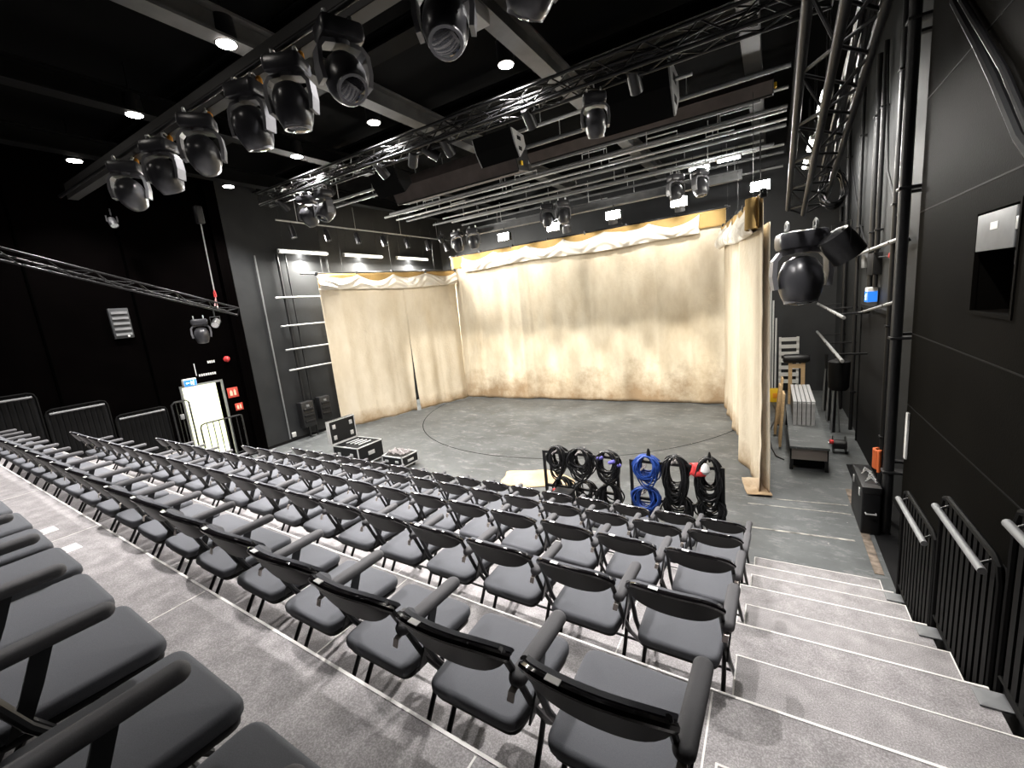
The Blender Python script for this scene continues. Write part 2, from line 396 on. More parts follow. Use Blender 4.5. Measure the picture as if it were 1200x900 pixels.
# half steps of the stairs
for i in range(5):
    zl=TZ[i+1] if i<4 else 0.0
    zt=(zl+TZ[i])/2; y0=TY[i]+.002; y1=TY[i]+.47
    where=['topmost, beside the back of the nearest row','second from the top','middle one','second from the bottom','lowest, standing on the stage floor'][i]
    st=thing('half_step','grey carpeted half step of the right-hand stairs, '+where,'step',(.4,(y0+y1)/2,zl),0,'half steps of the stairs')
    MB().box((SX+.02,y0,zl+.001),(.94,y1-.01,zt-.03)).build('riser_box',blackriser,st,True)
    MB().box((SX+.02,y0,zt-.03),(.95,y1,zt)).build('tread',M['tier'],st,True)
    e=MB(); e.box((SX+.012,y0,zt-.028),(SX+.02,y1+.004,zt+.002)); e.box((SX+.02,y1-.004,zt-.028),(.95,y1+.004,zt+.002)); e.box((.95,y0,zt-.028),(.957,y1+.004,zt+.002))
    e.build('edge_trim',trimm,st,True)
# white tape marks on the upper gangway
for j,(x,lab) in enumerate(((-4.35,'white tape corner mark on the gangway, nearer the camera'),(-5.0,'white tape corner mark on the gangway, farther from the camera'))):
    y=tier_y(x,.5); z=1.86
    m=MB(); m.box((x-.012,y-.3,z),(x+.012,y+.18,z+.002)); m.box((x-.14,y+.1,z+.0005),(x-.012,y+.18,z+.0025))
    tag(m.build('tape_mark',M['white']),lab,'tape')

# ------------------------------------------------------------------ chairs
def make_chair(lab):
    t=thing('folding_chair',lab,'chair',group='folding chairs in raked rows')
    # seat cushion: rounded trapezoid, wider in front
    out=round_poly([(-.195,.13),(.195,.13),(.216,.555),(-.216,.555)],.055,5)
    MB().slab(out,.398,.452,.022,4,crown=.006).build('seat',M['fabric'],t)
    out2=round_poly([(-.188,.145),(.188,.145),(.205,.545),(-.205,.545)],.05,4)
    MB().slab(out2,.376,.40,.008,2).build('seat_pan',M['frame'],t)
    # backrest: half-moon shape, curved in plan
    def bk(u,w,off):
        hw=.222; x=u*hw
        zt=.832-.010*u*u-.085*abs(u)**6; zb=.668+.032*u**2+.036*abs(u)**5
        z=zb+(zt-zb)*w
        y=.002+.030*u*u+.030*u**6-(z-.83)*.50
        return Vector((x,y+off,z))
    def slabback(o0,o1,inset,nu=18,nv=5,bulge=0):
        m=MB()
        def fn(side):
            def g(a,b):
                u=(a*2-1)*(1-inset); w=inset*.9+b*(1-1.8*inset)
                off=o0 if side==0 else o1+bulge*(1-u*u)*math.sin(PI*min(1,max(0,b)))
                return bk(u,w,off)
            return g
        a=len(m.v); m.grid(fn(0),nu,nv); b=len(m.v); m.grid(fn(1),nu,nv)
        W=nu+1; bd=[i for i in range(W)]+[j*W+nu for j in range(1,nv+1)]+[nv*W+i for i in range(nu-1,-1,-1)]+[j*W for j in range(nv-1,0,-1)]
        for k in range(len(bd)):
            l=(k+1)%len(bd); m.f.append((a+bd[k],a+bd[l],b+bd[l],b+bd[k])); m.sm.append(True); m.mi.append(0)
        return m
    bs=slabback(-.008,.020,0).build('backrest',M['shell'],t)
    slabback(.026,.044,.02,bulge=.012).build('back_cushion',M['fabric'],bs)
    MB().tube([bk(-.985+1.97*k/24,1,.006)+Vector((0,0,-.004)) for k in range(25)],.0135,8).build('top_rim',M['gloss'],bs)
    # white seat number on the top edge of the shell
    m=MB(); p=bk(-.38,1,.006)+Vector((0,0,.0085)); q=bk(-.18,1,.006)+Vector((0,0,.0085))
    m.flatbar([p+Vector((0,0,.0015)),q+Vector((0,0,.0015))],.02,.0025,(0,1,0)); m.build('number_label',M['sticker'],bs)
    # side frames: upright and front leg in one bent tube
    for s in (-1,1):
        x=.205*s
        MB().tube([(x*1.0,.092,.775),(x*1.01,.108,.74),(x*1.03,.150,.64),(x*1.06,.215,.47),(x*1.08,.30,.32),(x*1.08,.56,.012)],.0125,8).build('side_frame',M['frame'],t)
        MB().tube([(x*.93,.37,.385),(x*.96,.28,.25),(x*.97,.125,.012)],.011,8).build('rear_leg',M['frame'],t)
    MB().tube([(-.195,.16,.09),(.195,.16,.09)],.008,6).build('rear_stretcher',M['frame'],t)
    MB().tube([(-.218,.49,.10),(.218,.49,.10)],.008,6).build('front_stretcher',M['frame'],t)
    # arm on the right-hand side
    out=rrect(.202,.105,.262,.450,.029,6)
    MB().slab(out,.632,.674,.019,4).build('armrest',M['armfab'],t)
    MB().flatbar([(.236,.29,.636),(.233,.25,.53),(.222,.205,.425)],.05,.008,(0,1,.25)).build('arm_strut',M['frame'],t)
    MB().flatbar([(.232,.122,.640),(.230,.096,.632),(.224,.090,.60)],.024,.004,(1,0,0)).build('arm_bracket',M['bracket'],t)
    return t
ORD=['','first','second','third','fourth','fifth','sixth','seventh','eighth','ninth','tenth','eleventh','twelfth','thirteenth','fourteenth','fifteenth','sixteenth','seventeenth','eighteenth','nineteenth','twentieth','twenty-first','twenty-second']
rows=[ # back-top y, x of first chair from the stairs, tier height, number, row wording
 ('front row by the stage',4.655,-.45,0.0,17),('second row from stage',3.72,-.43,.37,17),('third row from stage',2.76,-.425,.74,19),
 ('fourth row from stage',1.79,-.405,1.115,20),('fifth row from stage',.82,-.415,1.49,21),('rear row beside the upper gangway',-.135,-.46,1.86,20)]
proto=None; yawc=-math.atan(.036)
for name,y,x0,z,n in rows:
    for k in range(n):
        side='nearest the stairs' if k==0 else ('farthest from the stairs' if k==n-1 else '%s from the stairs'%ORD[k+1])
        lab='grey padded folding chair, %s, %s'%(name,side)
        if name.startswith('rear'): lab='grey padded folding chair, rear row beside upper gangway, '+('rightmost' if k==0 else '%s from the right'%ORD[k+1])
        if proto is None: o=proto=make_chair(lab)
        else: o=copy_tree(proto); o['label']=lab
        o.location=(x0-.5*k,y+.018*k,z); o.rotation_euler=(0,0,yawc+random.uniform(-.012,.012))
        o.location.x+=random.uniform(-.006,.006); o.location.y+=random.uniform(-.008,.008)

# ------------------------------------------------------------------ railings
def guard(label,x,y0,y1,zb,zt,hand_x,group):
    t=thing('guard_rail',label,'railing',(x,(y0+y1)/2,zb),0,group)
    fr=MB(); r=.018
    fr.tube([(x,y0,zb+.002),(x,y0,zt-.1),(x,y0+.03,zt-.03),(x,y0+.1,zt),(x,y1-.1,zt),(x,y1-.03,zt-.03),(x,y1,zt-.1),(x,y1,zb+.002)],r,8)
    fr.tube([(x,y0,zb+.1),(x,y1,zb+.1)],.012,6); fr.build('frame',M['railblack'],t,True)
    n=11
    for k in range(1,n):
        yy=y0+(y1-y0)*k/n
        MB().flatbar([(x,yy,zb+.1),(x,yy,zt-.005)],.05,.012,(0,1,0)).build('baluster',M['railblack'],t,True)
    s=1 if x>0 else -1
    MB().prism([(y0+.01,zb+.02),(y1-.01,zb+.02),(y1-.01,zt-.11),(y1-.06,zt-.04),(y1-.11,zt-.01),(y0+.11,zt-.01),(y0+.06,zt-.04),(y0+.01,zt-.11)],min(x+s*.012,x+s*.02),max(x+s*.012,x+s*.02),'x').build('infill',M['blackmatte'],t,True)
    h=MB(); h.tube([(hand_x,y0+.05,zt-.075),(hand_x,y1-.06,zt-.075)],.02,10); h.build('handrail',M['greypaint'],t,True)
    for yy in (y0+.12,y1-.12): MB().tube([(x,yy,zt-.04),(hand_x,yy,zt-.075)],.008,6).build('rail_bracket',M['blacksteel'],t,True)
    MB().bevbox((min(x,hand_x)-.05,y1-.14,zb),(max(x,hand_x)+.02,y1-.02,zb+.012),.004).build('foot_plate',M['greypaint'],t,True)
    return t
for i,(z,y1,y0) in enumerate(((.37,4.70,3.82),(.74,3.77,2.88),(1.115,2.79,1.92),(1.49,1.82,.95))):
    guard('black barred guard rail beside the right-hand stairs, %s'%['lowest one','second from the bottom','third from the bottom','topmost one, nearest the camera'][i],1.0,y0,y1,z,z+1.03,.945,'guard rails of the right-hand stairs')
# black side cladding of the bank under the railings
for i in range(5):
    y0=-.5 if i==0 else TY[i-1]
    struct(MB().box((1.03,y0,0.001),(1.06,TY[i],TZ[i]+.95 if i>0 else TZ[i]+.9)),'trim_%d'%(60+i),M['blackmatte'])
for i,(z,y0,y1,w) in enumerate(((1.49,1.3,2.25,'tallest'),(1.115,2.3,3.22,'middle'),(.74,3.28,4.2,'lowest'))):
    guard('black barred guard rail along the left wall, %s of the three'%w,-11.9,y0,y1,z,z+1.08,-11.84,'guard rails along the left wall')
t=thing('gate_rail','black barred side rail with call box standing left of the bright doorway','railing',(-11.75,4.3,.37))
MB().tube([(-11.75,4.25,.372),(-11.75,4.25,1.82),(-11.75,4.32,1.87),(-11.75,4.55,1.87),(-11.75,4.6,1.82),(-11.75,4.6,.372)],.02,8).build('frame',M['blacksteel'],t,True)
for k in range(3): MB().tube([(-11.75,4.34+.08*k,.372),(-11.75,4.34+.08*k,1.86)],.008,6).build('baluster',M['blacksteel'],t,True)
MB().bevbox((-11.735,4.36,1.45),(-11.70,4.44,1.57),.008).build('call_box',M['greypaint'],t,True)
t=thing('door_rail','small black barred rail in front of the bright doorway','railing',(-11.2,4.95,.37))
x=-11.2
MB().tube([(x,4.5,.372),(x,4.5,1.24),(x,4.53,1.30),(x,4.6,1.32),(x,5.36,1.32),(x,5.42,1.30),(x,5.42,.2),(x,5.42,.002)],.018,8).build('frame',M['blacksteel'],t,True)
for k in range(6): MB().tube([(x,4.64+.13*k,.38),(x,4.64+.13*k,1.315)],.011,6).build('baluster',M['blacksteel'],t,True)
MB().tube([(x,4.5,.42),(x,5.42,.42)],.01,6).build('bottom_bar',M['blacksteel'],t,True)
# lamp powers
E_DOWN,E_TUBE,E_TUBEGLOW,E_WALLR,E_WALLL,E_FLOOD,E_FRONT,E_BORDER,E_CORR=1350,680,14,27,45,470,1380,130,190
E_WINGL,E_WINGR=1350,800
E_REAR=.85
F_CONE=31
EXPOSURE=0
# ------------------------------------------------------------------ curtains
def nz(x,y,z=0): return noise.noise(Vector((x,y,z)))
def curtain(label,p0,p1,zt0,zt1,clothmat,seed,n_scallop,swag_h,folds=.05,panels=((0,1),),seams=(),slit=None,swag_span=(0,1),side=1,flare=0.0,roll=False,front=None):
    """p0 -> p1 along the rail (plan); 'side' picks which face carries the swag"""
    a=Vector((p0[0],p0[1],0)); b=Vector((p1[0],p1[1],0)); d=(b-a); Ln=d.length; d.normalize()
    nr=Vector((-d.y,d.x,0))*side
    t=thing('stage_curtain',label,'curtain',(a.x,a.y,0))
    zt=lambda u: zt0+(zt1-zt0)*u
    for (ua,ub) in panels:
        def fn(u,v,ua=ua,ub=ub):
            uu=ua+(ub-ua)*u; s=uu*Ln; z=zt(uu)*(1-v)-.0*v
            w=.35+.65*v
            off=folds*w*(.55*math.sin(s*5.3+seed+.7*math.sin(s*1.3))+.35*math.sin(s*11.1+seed*2)+.9*nz(s*.9,seed,v*.6))+.02*nz(s*4,z*3,seed)*v
            off+=flare*max(0,v-.8)**2*6*(.6+.8*nz(s*2.2,seed+3))
            for q in seams: off+=.022*math.exp(-((s-q*Ln)/.045)**2)*(.4+.6*v)
            e=0
            if slit is not None:
                if abs(ub-slit)<1e-6 and u>.9: e=-.20*max(0,v-.42)**1.3*((u-.9)/.1)
                if abs(ua-slit)<1e-6 and u<.1: e=.10*max(0,v-.42)**1.3*((.1-u)/.1)
            p=a+d*(s+e)+nr*off
            zz=max(.006,z+(.03*nz(s*1.7,seed,5)+.02 if v>.99 else 0))
            return (p.x,p.y,zz)
        m=MB().grid(fn,max(24,int((ub-ua)*Ln*24)),44)
        o=m.build('cloth',clothmat,t,True,80)
        so=o.modifiers.new('thickness','SOLIDIFY'); so.thickness=.008
    if front is not None:
        fa=Vector((*front[0],0)); fbv=Vector((*front[1],0)); fd=(fbv-fa); fl=fd.length; fd.normalize(); fn_=Vector((-fd.y,fd.x,0))*side
        def fr(u,v):
            s=u*fl; z=(zt1-.40+.10*(1-u))*(1-v); off=.03*(.3+v)*math.sin(s*7+1)+.03*nz(s*2,v,8)+.16*max(0,v-.86)**1.2*math.sin(s*4+.6)
            q=fa+fd*s+fn_*off; return (q.x,q.y,max(.006,z+.03*nz(s*3,1,2) if v<1 else .008))
        o=MB().grid(fr,40,44).build('front_cloth',clothmat,t,True,80); so=o.modifiers.new('thickness','SOLIDIFY'); so.thickness=.008
    # tan lining that shows between the rail and the draped swag
    def fh(u,v):
        s=u*Ln; z=zt(u)-.42*v+.004
        off=.045+.012*math.sin(s*9+seed)+.02*nz(s*2,v,seed)
        p=a+d*s+nr*off; return (p.x,p.y,z)
    o=MB().grid(fh,60,6).build('lining',M['tan'],t,True,80); so=o.modifiers.new('thickness','SOLIDIFY'); so.thickness=.006
    # white swag rolled up and tied to the rail: scalloped top, round heavy bottom
    u0,u1=swag_span
    def fs(u,v):
        uu=u0+(u1-u0)*u; s=uu*Ln; k=(u*n_scallop)
        sag=abs(math.sin(PI*k))**.8*(.15+.06*math.sin(k*2.3+seed))
        top=zt(uu)-.035-sag; bot=zt(uu)-swag_h-.03*math.sin(k*1.7+seed)
        th=v*PI*1.25
        z=top+(bot-top)*min(1,v/.8) if v<.8 else bot+(.06*(v-.8)/.2)
        bul=.06+.15*math.sin(min(1,v/.9)*PI*.86)*(.75+.25*abs(math.sin(PI*k)))
        if v>.8: bul*=1-(v-.8)/.2*.75
        wr=.035*math.sin((v*5.5+3.0*abs(math.cos(PI*k))+nz(s*1.5,seed)*2)*2.6)*math.sin(min(1,v)*PI)
        wr+=.018*nz(s*6,v*9,seed)
        p=a+d*s+nr*(bul+wr); return (p.x,p.y,z)
    o=MB().grid(fs,int((u1-u0)*Ln*22),26).build('swag',M['swag'],t,True,80); so=o.modifiers.new('thickness','SOLIDIFY'); so.thickness=.01
    if roll:
        q=a+d*(Ln-.12)+nr*.13; pr=[(.04,0),(.085,0),(.088,-.2),(.092,-.42),(.075,-.43),(.07,-.36),(.06,-.15),(.04,-.02)]
        m=MB(); m.lathe([(r,z) for r,z in pr],18,T(q.x,q.y,zt1-.02)@Rx(-.1)); m.build('lining_roll',M['tan'],t,True,60)
    return t,a,b,d,nr,zt
def rail(label,p0,p1,z0,z1,n,ext0=.3,ext1=.1,wires=4,ztop=6.2):
    a=Vector((p0[0],p0[1],z0+.03)); b=Vector((p1[0],p1[1],z1+.03)); d=(b-a).normalized()
    t=thing('curtain_rail',label,'rail',tuple(a))
    MB().tube([a-d*ext0,b+d*ext1],.024,10).build('pipe',M['blacksteel'],t,True)
    for k in range(n+1):
        p=a+(b-a)*(k/n)
        c=MB(); c.bevbox((p.x-.045,p.y-.045,p.z-.07),(p.x+.045,p.y+.045,p.z+.05),.012); c.build('clamp',M['blacksteel'],t,True)
    for k in range(wires):
        p=a+(b-a)*((k+.5)/wires); MB().tube([p,(p.x,p.y,ztop)],.004,5).build('wire',M['blacksteel'],t,True)
BL,BR=(-10.06,13.05),(-1.05,13.05)
curtain('wide cream muslin backdrop across the back of the stage',BL,BR,5.2,5.2,M['cream'],1.3,6,.56,folds=.035,swag_span=(.06,.93),side=-1,flare=.15,seams=(.035,.065,.30,.335,.585,.80,.90))
rail('black curtain rail carrying the wide backdrop at the back',BL,BR,5.2,5.2,7,.1,.1,5,5.95)
LA,LB=(-11.62,8.5),(-9.96,12.98)
curtain('cream side curtain with a slit on the left of the stage',LA,LB,4.76,4.72,M['cream2'],4.1,4,.50,folds=.085,seams=(.12,.3,.42,.78),panels=((0,.565),(.565,1)),slit=.565,side=-1,flare=.3)
rail('black curtain rail over the left side curtain',LA,LB,4.76,4.72,4,.45,.1,3,6.1)
RA,RB=(-1.08,12.8),(-.12,7.35)
curtain('narrow cream side curtain seen edge-on on the right of the stage',RA,RB,4.72,4.46,M['cream2'],2.2,5,.52,folds=.035,swag_span=(.0,.99),side=-1,flare=.2,roll=True,front=((-.50,8.75),(-.05,7.30)))
rail('black curtain rail over the right side curtain',RA,RB,4.72,4.46,6,.1,.1,3,6.1)
# trailing end of the right curtain on the floor
def ft(u,v):
    x=-.42+.34*u+.10*v; y=7.62-.42*v+.05*u
    return (x,y,.012+.10*max(0,1-v*1.6)**2+.03*nz(u*3,v*4,2)+.02)
o=MB().grid(ft,16,18).build('trailing_hem',M['cream2'],None,False,80); so=o.modifiers.new('thickness','SOLIDIFY'); so.thickness=.01
tag(o,'crumpled cloth end trailing on the floor under the right side curtain','cloth')
# beige cloth heap beside the cable racks
def fheap(u,v):
    a=u*2*PI; r=v
    x=-3.9+r*(.72+.12*math.sin(3*a+1))*math.cos(a); y=6.78+r*(.40+.08*math.sin(2*a))*math.sin(a)
    h=(1-r**2.2)*.13*(.8+.5*nz(x*2.2,y*2.5,1))+.03*abs(nz(x*6,y*6,4))*(1-r)+.012
    return (x,y,max(.008,h))
o=MB().grid(fheap,48,14).build('cloth_heap',M['heap'],None,False,80); so=o.modifiers.new('thickness','SOLIDIFY'); so.thickness=.01
tag(o,'flat heap of bright beige cloth lying on the stage floor by the cable rack','cloth')

# ------------------------------------------------------------------ rigging
def truss(label,chords,pairs,step,r=.024,rl=.010,group=None,cat='truss'):
    a=Vector(chords[0][0]); t=thing('lighting_truss',label,cat,tuple(a),0,group)
    for p,q in chords: MB().tube([p,q],r,10).build('chord',M['trussm'],t,True)
    for (i,j) in pairs:
        A0,A1=map(Vector,chords[i]); B0,B1=map(Vector,chords[j]); n=max(2,int((A1-A0).length/step)); m=MB(); pts=[]
        for k in range(n+1):
            pts.append(A0.lerp(A1,k/n) if k%2==0 else B0.lerp(B1,k/n))
        for k in range(n): m.tube([pts[k],pts[k+1]],rl,6)
        m.tube([A0,B0],rl,6); m.tube([A1,B1],rl,6)
        m.build('lacing',M['trussm'],t,True)
    return t
truss('long black box truss crossing above the front of the stage',[((-9.7,5.98,6.0),(.5,5.98,6.0)),((-9.7,6.22,6.0),(.5,6.22,6.0)),((-9.7,5.98,6.24),(.5,5.98,6.24)),((-9.7,6.22,6.24),(.5,6.22,6.24))],[(0,2),(1,3),(0,1),(2,3)],.3)
truss('black truss running along the right wall with bundled cables',[((.12,.6,4.85),(.14,6.1,4.05)),((.42,.6,4.85),(.48,6.1,4.05)),((.255,.6,4.76),(.285,6.1,3.97))],[(0,1),(1,2),(0,2)],.34,.025,.010)
truss('thin black truss sloping down along the left wall above the seats',[((-10.2,.2,5.55),(-10.2,5.35,3.83)),((-10.45,.2,5.50),(-10.45,5.2,3.80)),((-10.3,.2,5.35),(-10.3,5.35,3.68))],[(0,1),(1,2),(0,2)],.3,.018,.007)
# hoist line of the left truss
t=thing('hoist_line','steel wire with red shackle holding up the left sloping truss','wire',(-10.25,4.95,3.93))
MB().tube([(-10.25,4.95,4.22),(-10.25,4.97,5.6)],.012,8).build('wire',M['pipe'],t,True)
MB().bevbox((-10.31,4.90,5.6),(-10.19,5.04,5.95),.02).build('chain_hoist',M['blacksteel'],t,True)
sh=MB(); sh.tube([(-10.25,4.95,4.24),(-10.285,4.95,4.18),(-10.285,4.95,4.10),(-10.215,4.95,4.10),(-10.215,4.95,4.18)],.012,6,True); sh.build('shackle',M['red'],t,True)
MB().tube([(-10.25,4.95,4.09),(-10.22,4.88,3.90)],.008,6).tube([(-10.25,4.95,4.09),(-10.40,5.02,3.86)],.008,6).build('sling',mat('pink_sling',(.6,.3,.3),.6),t,True)
# long square bar with lamps over the front rows, and its lamp pipe
t=thing('lighting_bar','long dark steel bar over the front seats carrying a line of moving heads','bar',(-3.5,2.75,5.66))
MB().box((-9.3,2.70,5.56),(1.0,2.82,5.78)).build('box_beam',M['beam'],t,True)
MB().tube([(-9.3,2.62,5.585),(1.0,2.62,5.585)],.024,10).build('lamp_pipe',M['trussm'],t,True)
for k in range(10): MB().flatbar([(-9+1.08*k,2.72,5.66),(-9+1.08*k,2.62,5.6)],.04,.01,(1,0,0)).build('hanger',M['trussm'],t,True)
# roof beams
def beam(name,label,a,b,w,h,m,cat='beam',group=None):
    """I-section beam from a to b"""
    a=Vector(a);b=Vector(b); d=(b-a); L=d.length; d.normalize(); s=d.cross(Vector((0,0,1))).normalized()
    mb=MB()
    def bx(off0,off1,z0,z1):
        vs=[]
        for p in (a,b):
            for o,z in ((off0,z0),(off1,z0),(off1,z1),(off0,z1)): vs.append(p+s*o+Vector((0,0,z)))
        mb.add(vs,[(0,1,2,3),(7,6,5,4),(0,4,5,1),(1,5,6,2),(2,6,7,3),(3,7,4,0)])
    bx(-w/2,w/2,0,.03); bx(-w/2,w/2,h-.03,h); bx(-.02,.02,.03,h-.03)
    return tag(mb.build(name,m,None,loc=tuple((a+b)/2)),label,cat,group)
names=['leftmost of the deep beams','second from the left','third from the left','fourth from the left','fifth from the left','rightmost of the deep beams']
for i,x in enumerate((-10.4,-8.1,-5.46,-2.89,-.3,.35)):
    beam('roof_beam','dark grey steel roof beam running towards the stage, %s'%names[i],(x,.5,6.6),(x,14.9,6.6),.24 if i<5 else .12,.3,M['beamdark'] if i<2 else (M['beamlit'] if i<4 else M['beam']),'beam','roof beams towards the stage')  # light and shade set by beam colour: darkest left, palest in the middle
for i,y in enumerate((1.2,4.1,5.1,7.4)):
    beam('cross_beam','dark steel cross beam under the black ceiling, %s'%['over the rear seats','over the front rows','just before the long truss','just behind the long truss'][i],(-12,y,6.92),(1.3,y,6.92),.3,.2,M['beamdark'],'beam','cross beams')
# fly bars above the stage
fb=[(7.3,6.25,-4.2,-1.0,'pipe'),(7.32,6.1,-9.6,-6.6,'pipe'),(8.2,6.3,-9.9,.2,'greypaint'),(9.15,6.0,-9.17,-.74,'pipe'),(9.25,6.28,-4.6,-.2,'greypaint'),(9.8,6.25,-9.6,.2,'greypaint'),(10.35,6.2,-9.9,.2,'pipe'),(10.9,6.25,-10.0,.2,'greypaint'),(11.2,6.35,-9.8,.1,'pipe'),(11.95,6.2,-9.8,.0,'greypaint'),(12.6,6.3,-9.5,.2,'pipe'),(12.85,5.9,-8.9,-.68,'pipe'),(13.9,6.1,-9.6,.2,'pipe'),(8.65,6.45,-9.4,-.4,'pipe'),(9.5,6.45,-7.0,.2,'pipe'),(10.6,6.42,-9.7,.2,'pipe'),(11.7,6.45,-9.0,.2,'greypaint'),(12.25,6.4,-9.6,-.2,'pipe'),(13.3,6.3,-9.6,.2,'greypaint')]
for i,(y,z,x0,x1,m) in enumerate(fb):
    t=thing('fly_bar','%s fly bar above the stage, %s from the audience in its %s layer'%('bright steel' if m=='pipe' else 'grey painted',ORD[sum(1 for q in fb if (q[1]>6.38)==(z>6.38) and q[0]<y)+1],'upper' if z>6.38 else 'lower'),'pipe',((x0+x1)/2,y,z),0,'fly bars above the stage')
    MB().tube([(x0,y,z),(x1,y,z)],.028 if m=='pipe' else .033,10).build('bar',M[m],t,True)
    n=max(2,int((x1-x0)/2.4))
    for k in range(n):
        x=x0+(x1-x0)*(k+.5)/n+.15*math.sin(k*3+i)
        MB().tube([(x,y,z+.02),(x,y,6.62)],.009,6).build('hanger',M['pipe'],t,True)
        if i in (3,5,8,11):
            br=MB(); br.tube([(x,y,z+.02),(x,y,z+.14),(x+.55,y,z+.14),(x+.55,y,z+.02)],.014,6); br.build('bracket',M['pipe'],t,True)
beam('grey_beam','pale grey steel beam just in front of the backdrop carrying work lights',(-7.7,11.5,5.52),(-.6,11.5,5.52),.16,.2,M['greypaint'],'beam')
tag(MB().bevbox((-3.0,4.55,6.44),(-2.78,4.85,6.598),.02).build('junction_box',M['spkgrey'],None,loc=(-2.89,4.7,6.5)),'pale junction box under the roof beam above the front bar lamps','electrical box')
# side bar for the lantern row on the left
t=thing('lantern_bar','thin steel bar along the left stage wall carrying a row of lanterns','pipe',(-10.8,10.5,6.0))
MB().tube([(-10.8,7.0,6.0),(-10.8,14.2,6.0)],.022,8).build('bar',M['pipe'],t,True)
for k in range(4): MB().tube([(-10.8,7.6+1.9*k,6.0),(-10.8,7.6+1.9*k,6.62)],.008,6).build('hanger',M['pipe'],t,True)
# dark banner boxes
def banner(label,x0,x1,y,zb,zt,dep=.42):
    t=thing('banner_box',label,'box',((x0+x1)/2,y,zb))
    prof=[(y,zb),(y+dep,zb+.06),(y+dep,zt),(y+.02,zt),(y-.12,(zb*.45+zt*.55))]
    MB().prism(prof,x0,x1,'x').build('body',M['banner'],t,True)
    for x in (x0-.02,x1): MB().prism([(a-.0,b) for a,b in prof],x,x+.02,'x').build('end_plate',M['blacksteel'],t,True)
    MB().tube([(x0,y+.02,zb-.01),(x1,y+.02,zb-.01)],.018,8).build('bottom_bar',M['trussm'],t,True)
    MB().bevbox((x1+.02,y+.05,zb+.1),(x1+.06,y+.12,zb+.18),.01).build('yellow_cap',M['yellow'],t,True)
    for k in (0.15,.85): MB().tube([(x0+(x1-x0)*k,y+.2,zt),(x0+(x1-x0)*k,y+.2,6.62)],.01,6).build('hanger',M['pipe'],t,True)
banner('long dark felt covered box hanging under the truss left of centre',-7.55,-4.28,8.0,5.87,6.42)
banner('long dark box hanging high above the stage on the right',-4.5,-.03,9.0,6.25,6.55,.3)
# flown loudspeakers
def speaker(label,x0,x1,y,z,hs,ds,pm):
    t=thing('flown_loudspeaker',label,'loudspeaker',((x0+x1)/2,y,z),0,'flown loudspeakers')
    prof=[(y-.12*ds,z+.34*hs),(y+.36*ds,z+.30*hs),(y+.42*ds,z+.02*hs),(y+.16*ds,z-.34*hs),(y-.02*ds,z-.02*hs)]
    MB().prism(prof,x0,x1,'x').build('cabinet',M['grille'],t,True)
    pr2=[(y-.10*ds,z+.33*hs),(y+.35*ds,z+.29*hs),(y+.41*ds,z+.02*hs),(y+.16*ds,z-.33*hs),(y-.00*ds,z-.02*hs)]
    for x in (x0-.025,x1):
        s=MB(); s.prism(pr2,x,x+.025,'x'); sp=s.build('side_plate',pm,t,True)
        q=MB(); xx=x+.026 if x==x1 else x-.001
        q.box((xx-.001,y+.08*ds,z+.1*hs),(xx+.003,y+.22*ds,z+.2*hs)); q.box((xx-.001,y+.12*ds,z-.16*hs),(xx+.003,y+.24*ds,z-.06*hs)); q.build('handle_slot',M['blackmatte'],sp,True)
    for x in (x0+.15,x1-.15): MB().flatbar([(x,y+.1,z+.32*hs),(x,y+.1,6.62)],.04,.008,(1,0,0)).build('hanger',M['blacksteel'],t,True)
speaker('black flown loudspeaker with pale slotted side plate, right one',-2.28,-1.25,7.0,6.08,1,1.5,M['spkgrey'])
speaker('black flown loudspeaker in front of the dark banner box, middle one',-4.55,-3.78,7.0,6.0,.62,.9,M['spkgrey'])
speaker('black flown loudspeaker at left end of the dark banner box',-7.2,-6.5,7.0,6.0,.62,.9,M['blackmatte'])

# ------------------------------------------------------------------ lamps
def mhead(label,loc,pan,tilt,s=1.0,group='moving head lamps',orange=True):
    t=thing('moving_head_lamp',label,'stage lamp',loc,pan,group); t.scale=(s,s,s)
    for x in (-.10,.10):
        c=MB(); c.tube([(x,.0,.0),(x,.035,-.02),(x,.035,-.06),(x,-.035,-.06),(x,-.035,-.02)],.012,6,True); c.build('clamp',M['pipe'],t)
    MB().bevbox((-.17,-.13,-.22),(.17,.13,-.08),.035).build('base',M['mh'],t)
    if orange: MB().lathe([(.018,0),(.03,.01),(.03,.05),(.012,.075)],10,T(.12,.05,-.085)).build('plug',M['orange'],t)
    y=MB()
    for sx in (-1,1):
        path=[(sx*.06,0,-.235),(sx*.15,0,-.25),(sx*.19,0,-.30),(sx*.198,0,-.42),(sx*.182,0,-.53)]
        y.flatbar(path,.13,.035,(0,1,0))
    y.lathe([(.08,-.25),(.085,-.22)],16); y.build('yoke',M['mhgrey'],t)
    A=T(0,0,-.47)@Rx(tilt)
    prof=[(.0,.19),(.06,.185),(.115,.155),(.148,.09),(.160,.02),(.158,-.05),(.14,-.12),(.118,-.17),(.105,-.18)]
    h=MB().lathe(prof[::-1],20,A@Matrix.Diagonal((1,1.12,1,1))).build('head',M['mh'],t)
    MB().lathe([(.118,-.185),(.122,-.165),(.098,-.160)],20,A).build('lens_ring',M['mhgrey'],h)
    MB().lathe([(.03,-.202),(.075,-.195),(.1,-.183),(.1,-.17)],18,A).build('lens',M['lens'],h)
    return t
fr=[(-6.9,.9,1.0),(-5.95,.5,.5),(-5.05,.9,1.0),(-4.12,.3,.3),(-3.5,.5,.12),(-2.83,1.2,-.75),(-1.84,.5,-.5),(-1.2,1.0,.7)]
for i,(x,pan,tl) in enumerate(fr):
    mhead('black moving head lamp on the bar over the front seats, %s from the left'%ORD[i+1],(x,2.62,5.57),pan,tl,.95)
